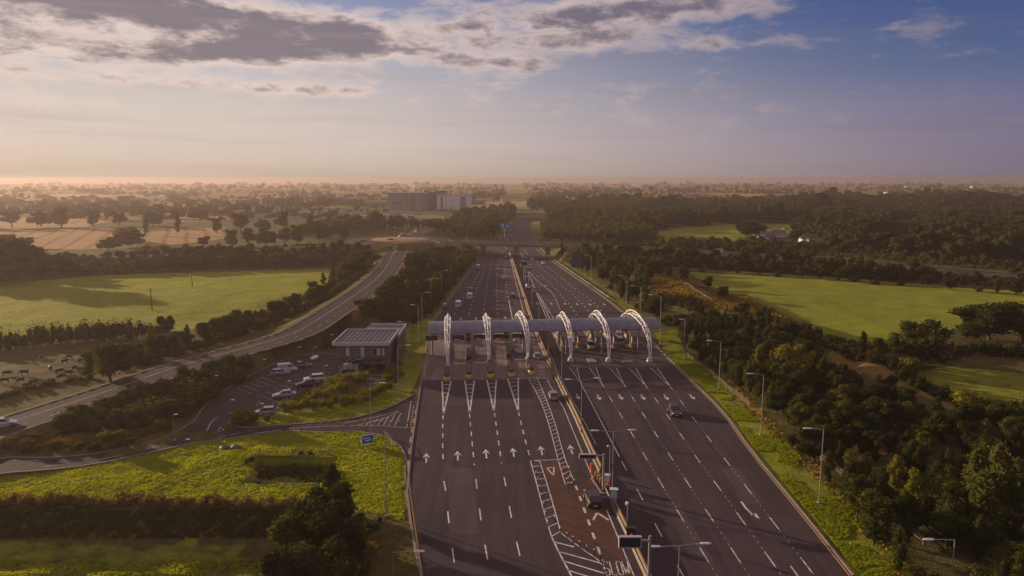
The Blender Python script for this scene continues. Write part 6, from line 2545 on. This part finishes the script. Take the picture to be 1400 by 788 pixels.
# belt at the back of the misty field
tree_row([(-60, 380), (60, 378), (150, 374), (250, 370), (350, 366), (460, 362)], (6, 8.5), ['round', 'round', 'wide'], ['dark', 'dark', 'mid'], 'in the belt behind the misty field', 'tree belt behind the misty field', 85, 'mid', (1.3, 1.6), 7.5)
mass('undergrowth', [(-60, 362), (150, 356), (300, 349), (400, 343), (500, 338), (500, 346), (470, 362), (300, 368), (150, 375), (-60, 380)], 4.5, (5.0, 7.0), ['round'], 'dark', 86, MIDQ, 'solid dark thicket on the bank behind the misty field')
wood([(-330, 372), (-60, 371), (8, 378), (-20, 396), (-90, 430), (-330, 440)], 8.5, (10, 14), ['round', 'wide'], ['dark'], 'at the left edge of the misty field', 'trees at the left edge of the misty field', 871, 'near')
tree_at(20, 386, 322, 'round', 'dark', 'tall dark tree leaning into the frame at the left edge above the misty field', 'near', 3, wide=1.3)
tree_at(-8, 388, 318, 'wide', 'dark', 'tallest dark tree cut by the left edge of the frame', 'near', 0, wide=1.2)
tree_at(48, 377, 336, 'round', 'dark', 'lower dark tree just right of the tall ones at the left edge', 'near', 2, wide=1.2)

tree_row([(0, 339), (40, 339.5)], (8, 10), ['round'], ['dark'], 'at the far left above the belt', 'far left trees', 87, 'mid', (1.1, 1.4), 9)
tree_row([(150, 343), (165, 338), (182, 336), (172, 330)], (9, 13), ['wide', 'round'], ['dark', 'mid'], 'in the clump right of the stubble field', 'clump by the stubble field', 88, 'mid', (1.1, 1.3))
tree_row([(200, 342), (225, 341), (250, 340), (275, 339), (300, 338)], (6, 9), ['round', 'shrub'], ['dark', 'mid'], 'in the hedge right of the stubble field', 'hedge right of the stubble field', 89, 'mid', (1.1, 1.5), 8)
tree_row([(318, 339), (340, 337), (362, 336), (385, 335), (410, 333), (440, 331), (470, 328)], (11, 16), ['round', 'wide', 'round'], ['mid', 'dark', 'mid'], 'in the tall group left of the roundabout', 'tall group left of the roundabout', 90, 'mid', (.9, 1.2), 13)
tree_row([(200, 322), (240, 320), (290, 320), (330, 320), (390, 318), (450, 316), (510, 314)], (13, 19), ['wide', 'round', 'tall'], ['dark', 'mid'], 'in the tall row beyond the stubble field', 'tall row beyond the stubble field', 91, 'mid', (.7, 1.0), 16)
tree_row([(-20, 312), (60, 311), (130, 310), (210, 309)], (14, 20), ['round', 'wide'], ['dark'], 'in the hazy row behind the stubble field', 'hazy row behind the stubble field', 92, 'mid', (1.0, 1.4), 19)

# --- woods too far or dense to count
mass('woodland', [(505, 318), (520, 312), (600, 309), (690, 300), (700, 292), (716, 290), (700, 303), (688, 316), (670, 326), (640, 330), (600, 318), (560, 312)], 7.5, (8, 12), ['round', 'tall'], 'mid', 101, FARQ, 'young wood left of the motorway beyond the roundabout')
mass('woodland', [(620, 300), (690, 291), (720, 285), (716, 292), (690, 302), (620, 310)], 9, (8, 12), ['round'], 'mid', 1011, FARQ, 'wood in front of the factory')
mass('woodland', [(700, 289), (716, 283.5), (740, 277.5), (775, 277), (775, 284), (748, 287), (724, 289)], 10, (8, 13), ['round'], 'dark', 1012, FARQ, 'wood on the bend of the distant motorway')
mass('woodland', [(400, 320), (450, 313), (520, 308), (520, 314), (480, 322), (420, 328)], 9, (9, 13), ['round'], 'mid', 102, FARQ, 'copse left of the roundabout')
mass('woodland', [(742, 300), (760, 290), (860, 294), (880, 300), (900, 304), (870, 322), (800, 305)], 10, (10, 14), ['round'], 'dark', 103, FARQ, 'dark wood on the right before the pale field')
mass('woodland', [(868, 300), (1090, 300), (1110, 306), (1000, 306), (925, 312), (868, 316)], 11, (11, 17), ['round', 'wide'], 'dark', 104, FARQ, 'line of old trees behind the pale green field')
mass('woodland', [(1090, 318), (1110, 300), (1160, 294), (1260, 293), (1440, 300), (1440, 376), (1330, 360), (1200, 347), (1130, 342), (1130, 328)], 10, (9, 15), ['round', 'wide'], 'dark', 105, FARQ, 'broad dark woods on the right')
mass('woodland', [(770, 284), (830, 280), (1000, 279), (1120, 278), (1120, 289), (980, 291), (860, 290), (760, 288)], 15, (11, 17), ['round', 'wide'], 'dark', 106, FARQ, 'second line of dark woods right of the motorway')
mass('woodland', [(1080, 284), (1100, 278), (1440, 276), (1440, 292), (1180, 290), (1080, 296)], 17, (13, 22), ['round', 'wide'], 'dark', 107, FARQ, 'tall dark woods along the right skyline')
mass('woodland', [(1010, 328), (1040, 326), (1043, 321), (1035, 320), (1012, 323)], 8, (8, 13), ['round'], 'dark', 108, MIDQ, 'small clump of trees left of the farm')
mass('woodland', [(1030, 334), (1100, 336), (1140, 340), (1120, 344), (1010, 338)], 7, (4, 7), ['round'], 'dark', 109, MIDQ, 'scrub before the farm')
mass('woodland', [(1075, 326), (1097, 324), (1096, 330), (1078, 331)], 8, (7, 11), ['round'], 'dark', 110, MIDQ, 'trees between the farmhouses')
def hedgerows(name, lines, label, seed):
    """far hedgerows and tree lines merged into one mass; each line is (points, spacing, height range)"""
    r_ = np.random.default_rng(seed)
    protos = [crown_arrays(k, FARQ, r_, .8)[:2] + (TREEH[k],) for k in ('round', 'round', 'round', 'wide', 'shrub')]
    VV, QQ, off = [], [], 0
    for pts, sp, hr in lines:
        W = [G(u, v) for u, v in pts]
        W = resample(W, sp)
        ph = r_.uniform(0, 400)
        X = np.array([p.x for p in W]) + r_.normal(0, sp * .3, len(W))
        Y = np.array([p.y for p in W]) + r_.normal(0, sp * .6, len(W))
        keep = (vnoise(X + ph, Y * .2 + ph, 130, seed) > .30) & (outside_mway(X, Y) > 25) & (np.abs(X) < 5400) & (Y < 6350)
        X, Y = X[keep], Y[keep]
        Z = terr(X, Y)
        big = vnoise(X + ph, Y, 90, seed + 1)
        for x, y, z_, g_ in zip(X, Y, Z, big):
            V, Q, H_ = protos[r_.integers(len(protos))]
            h = (hr[0] + (hr[1] - hr[0]) * r_.random() ** 1.6) * (.6 + .8 * g_)
            if H_ < 4:
                h *= .5
            s_ = h / H_
            w_ = s_ * r_.uniform(1.1, 1.7)
            a_ = r_.uniform(0, 6.28)
            ca, sa = math.cos(a_), math.sin(a_)
            VV.append(np.stack([(V[:, 0] * ca - V[:, 1] * sa) * w_ + x, (V[:, 0] * sa + V[:, 1] * ca) * w_ + y, V[:, 2] * s_ + z_ - .3], 1))
            QQ.append(Q + off)
            off += len(V)
    o = np_mesh(name, np.concatenate(VV), np.concatenate(QQ), LEAFM['dark'])
    o['kind'] = 'stuff'
    o['label'] = label


r_ = np.random.default_rng(77)
for i, (v0, ua, ub, sp, hr) in enumerate(((300, -120, 500, 8, (5, 12)), (295, -120, 520, 8, (5, 12)), (290, -150, 525, 8, (6, 13)), (286, -150, 520, 9, (5, 12)), (282.5, -200, 520, 9, (6, 14)), (279, -200, 530, 10, (5, 12)), (276, -250, 760, 10, (6, 14)), (273, -300, 900, 11, (6, 14)),
                                          (270.5, -300, 1000, 12, (7, 15)), (268, -400, 1700, 13, (7, 16)), (265.5, -500, 1750, 15, (8, 17)), (263, -500, 1800, 17, (8, 18)), (261, -600, 1900, 20, (9, 19)), (259, -700, 2000, 24, (10, 20)), (257.2, -800, 2200, 28, (11, 22)), (255.5, -900, 2300, 34, (12, 24)),
                                          (254, -1100, 2500, 40, (13, 26)))):
    lines = []
    amp = (v0 - 250) * .035
    pts = [(ua + (ub - ua) * k / 14, v0 + r_.uniform(-1, 1) * amp * 1.6) for k in range(15)]
    lines.append((pts, sp, hr))
    # hedges running away from the viewer between this line and the next
    for k in range(7 if v0 > 262 else 3):
        u = r_.uniform(ua, ub)
        lines.append(([(u, v0), (u + r_.uniform(-60, 60), v0 - (v0 - 250) * .12)], sp * 1.3, hr))
    hedgerows('treeline', lines, ORD[i] + ' hazy line of hedgerow trees in the far distance, counted away from the viewer', 700 + i)

# --- big tree and scrub at the bottom, left of the motorway
for k, (u, v, vt, kd, tn, w_, lb) in enumerate(((428, 790, 664, 'round', 'dark', 1.05, 'big leafy tree at the bottom left of the motorway, tallest there'), (405, 800, 700, 'round', 'mid', .9, 'lower leafy tree at the left foot of the big one'), (452, 745, 655, 'round', 'dark', .95, 'dark tree behind the big leafy one by the hollow'),
                                              (456, 700, 632, 'tall', 'dark', 1.2, 'pointed ivy covered tree at the corner of the hollow'), (480, 765, 700, 'round', 'dark', .9, 'shaded bush tree right of the big leafy one'), (395, 850, 745, 'round', 'dark', 1.0, 'lowest tree at the bottom edge left of the motorway'),
                                              (440, 840, 735, 'round', 'dark', 1.1, 'dark tree at the bottom edge beside the big leafy one'))):
    tree_at(u, v, vt, kd, tn, lb, 'near', k % 4, 'trees at the bottom by the lawn', w_)
hedge('reed_bank', [(-60, 689), (60, 689), (150, 688), (250, 690), (330, 690), (395, 692)], 2.2, 1.4, 'dry', 'ragged fringe of tall reeds along the near edge of the lawn', 111, 150, .3, cat='reeds')
hedge('bramble_patch', [(350, 655), (380, 650), (420, 646), (450, 650)], 3.0, 1.0, 'mid', 'weeds growing in the dark hollow of the lawn', 112, 90, .25)
hedge('bramble_patch', [(475, 800), (470, 760), (478, 735), (500, 720)], 4.0, 1.2, 'dark', 'dark brambles round the small golden grass patch', 113, 90, .3)


# --- grasses: tufts standing up in the low sun
def tufts(name, poly, n, h, m, seed, label, keep=None):
    r_ = np.random.default_rng(seed)
    W = [G(u, v) for u, v in poly] + [G(u, v, 8.0 if min(q[1] for q in poly) < 560 and seed in (506, 507, 509, 505) else 0.0) for u, v in poly]
    pts = []
    x0, x1 = min(p.x for p in W), max(p.x for p in W)
    y0, y1 = min(p.y for p in W), max(p.y for p in W)
    m_ = n * 5
    X, Y = r_.uniform(x0, x1, m_), r_.uniform(y0, y1, m_)
    Zt = terr(X, Y)
    tu, tv = P(X, Y, Zt)
    k = in_poly(tu, tv, poly) & (outside_mway(X, Y) > .8)
    for path, hw, s_ in PATHS:
        k &= path_dist(X, Y, path)[0] > hw - .9
    k &= vnoise(X, Y * 1.6, .8, seed) * .45 + vnoise(X, Y * 1.6, .35, seed + 1) * .55 > .42
    if seed in (503, 504, 512):
        k &= vnoise(X, Y, 5.5, seed + 5) * .6 + vnoise(X, Y, 2.5, seed + 6) * .4 > .44
    X, Y = X[k][:n], Y[k][:n]
    Z = terr(X, Y)
    N_ = len(X)
    a_ = r_.uniform(0, 3.14, N_)
    w_ = r_.uniform(.10, .30, N_) * h / .3
    hh = h * r_.uniform(.5, 1.3, N_)
    lx, ly = r_.normal(0, .4, N_) * hh, r_.normal(0, .4, N_) * hh
    dx, dy = np.cos(a_) * w_, np.sin(a_) * w_
    V = np.stack([np.stack([X - dx, Y - dy, Z - .03], 1), np.stack([X + dx, Y + dy, Z - .03], 1), np.stack([X + dx * .7 + lx, Y + dy * .7 + ly, Z + hh], 1), np.stack([X - dx * .7 + lx, Y - dy * .7 + ly, Z + hh * .85], 1)], 1).reshape(-1, 3)
    Q = np.arange(4 * N_).reshape(N_, 4)
    o = np_mesh(name, V, Q, m)
    o['kind'] = 'stuff'
    o['label'] = label
    return o


hedge('bramble_patch', [(1258, 812), (1285, 800), (1310, 806), (1345, 812)], 3.0, 1.6, 'mid', 'low brambles round the foot of the nearest lamp on the right', 114, 90, .3)
GL, GD = MATS['grass_lush'], MATS['grass_dry']
tufts('grass', LUSH[0], 110000, .15, GL, 501, 'rough bright grass of the lawn')
tufts('grass', [(-30, 735), (330, 738), (380, 830), (-100, 830)], 22000, .2, GL, 502, 'rough grass at the bottom left')
tufts('grass', [(-60, 694), (390, 694), (375, 735), (-60, 738)], 15000, .26, MATS['leaf_mid'], 5021, 'long rough grass in the shaded field below the reeds')
tufts('grass', LUSH[8], 60000, .17, GL, 503, 'bright grass of the right verge')
tufts('grass', LUSH[6], 30000, .16, GL, 504, 'grass verge below the office')
tufts('grass', [(990, 510), (1040, 560), (1120, 640), (1200, 725), (1250, 800), (1235, 800), (1120, 660), (1040, 580)], 1500, .3, GD, 505, 'straw coloured tall grass on the right verge')
tufts('grass', DRY[0], 14000, .7, GD, 506, 'golden grass on the bank')
tufts('grass', DRY[1], 9000, .7, GD, 507, 'golden grass behind the bank')
tufts('grass', DRY[3], 3000, .5, GD, 508, 'small golden grass patch at the bottom')
tufts('grass', DRY[4], 9000, .45, GD, 509, 'dry grass along the inner edge of the ramp road')
tufts('grass', DRY[5], 8000, .45, GD, 510, 'dry grass strip above the minor road')
tufts('grass', LUSH[2], 30000, .16, GL, 512, 'grass of the misty field')

# ------------------------------------------------------------------ smoke and haze
def plume(u, vb, vt, label, k=1.0, dens=.02):
    b = G(u, vb)
    h = height_at(u, vb, vt)
    mb = MB()
    o = None
    rgs = []
    for i in range(9):
        t_ = i / 8
        r0 = (2.5 + 6.5 * t_) * k * (1 + .25 * math.sin(i * 2.1))
        rgs.append([Vector((math.cos(a_) * r0 * (1 + .2 * math.sin(a_ * 3 + i)) + math.sin(t_ * 3) * 4 * k, math.sin(a_) * r0, 24 * 0 + t_ * h)) for a_ in [2 * math.pi * q / 12 for q in range(12)]])
    mb.loft(rgs)
    m = bpy.data.materials.new('smoke_volume')
    m.use_nodes = True
    m.node_tree.nodes.clear()
    N = Nodes(m.node_tree)
    out = N.new('ShaderNodeOutputMaterial')
    pv = N.new('ShaderNodeVolumePrincipled')
    pv.inputs['Color'].default_value = (.75, .78, .85, 1)
    pv.inputs['Density'].default_value = dens
    pv.inputs['Anisotropy'].default_value = .3
    m.node_tree.links.new(pv.outputs[0], out.inputs['Volume'])
    o = mb.build('smoke', m, None, True)
    o.location = b
    o['kind'] = 'stuff'
    o['label'] = label
    return o


plume(562, 270, 250.5, 'pale smoke plume rising over the grey factory', 1.0, .04)
plume(868, 262, 252.5, 'white smoke on the horizon right of centre', 2.2, .03)

# the box reaches from below the lowest ground to just above the camera
hz = MB().box((0, 3200, 22), (11360, 6800, 54)).build('haze', mat('haze_placeholder', (1, 1, 1)))
hm = bpy.data.materials.new('haze_air')
hm.use_nodes = True
hm.node_tree.nodes.clear()
N = Nodes(hm.node_tree)
out = N.new('ShaderNodeOutputMaterial')
pv = N.new('ShaderNodeVolumePrincipled')
pv.inputs['Color'].default_value = (.51, .43, .40, 1)
pv.inputs['Density'].default_value = 0.00024
pv.inputs['Anisotropy'].default_value = 0.44
hm.node_tree.links.new(pv.outputs[0], out.inputs['Volume'])
hz.data.materials.clear()
hz.data.materials.append(hm)
hz['kind'] = 'stuff'
hz['label'] = 'pale morning haze lying over the whole landscape'
sc.cycles.volume_bounces = 0
sc.cycles.max_bounces = 5
sc.cycles.diffuse_bounces = 2
sc.cycles.transmission_bounces = 3
sc.cycles.transparent_max_bounces = 4
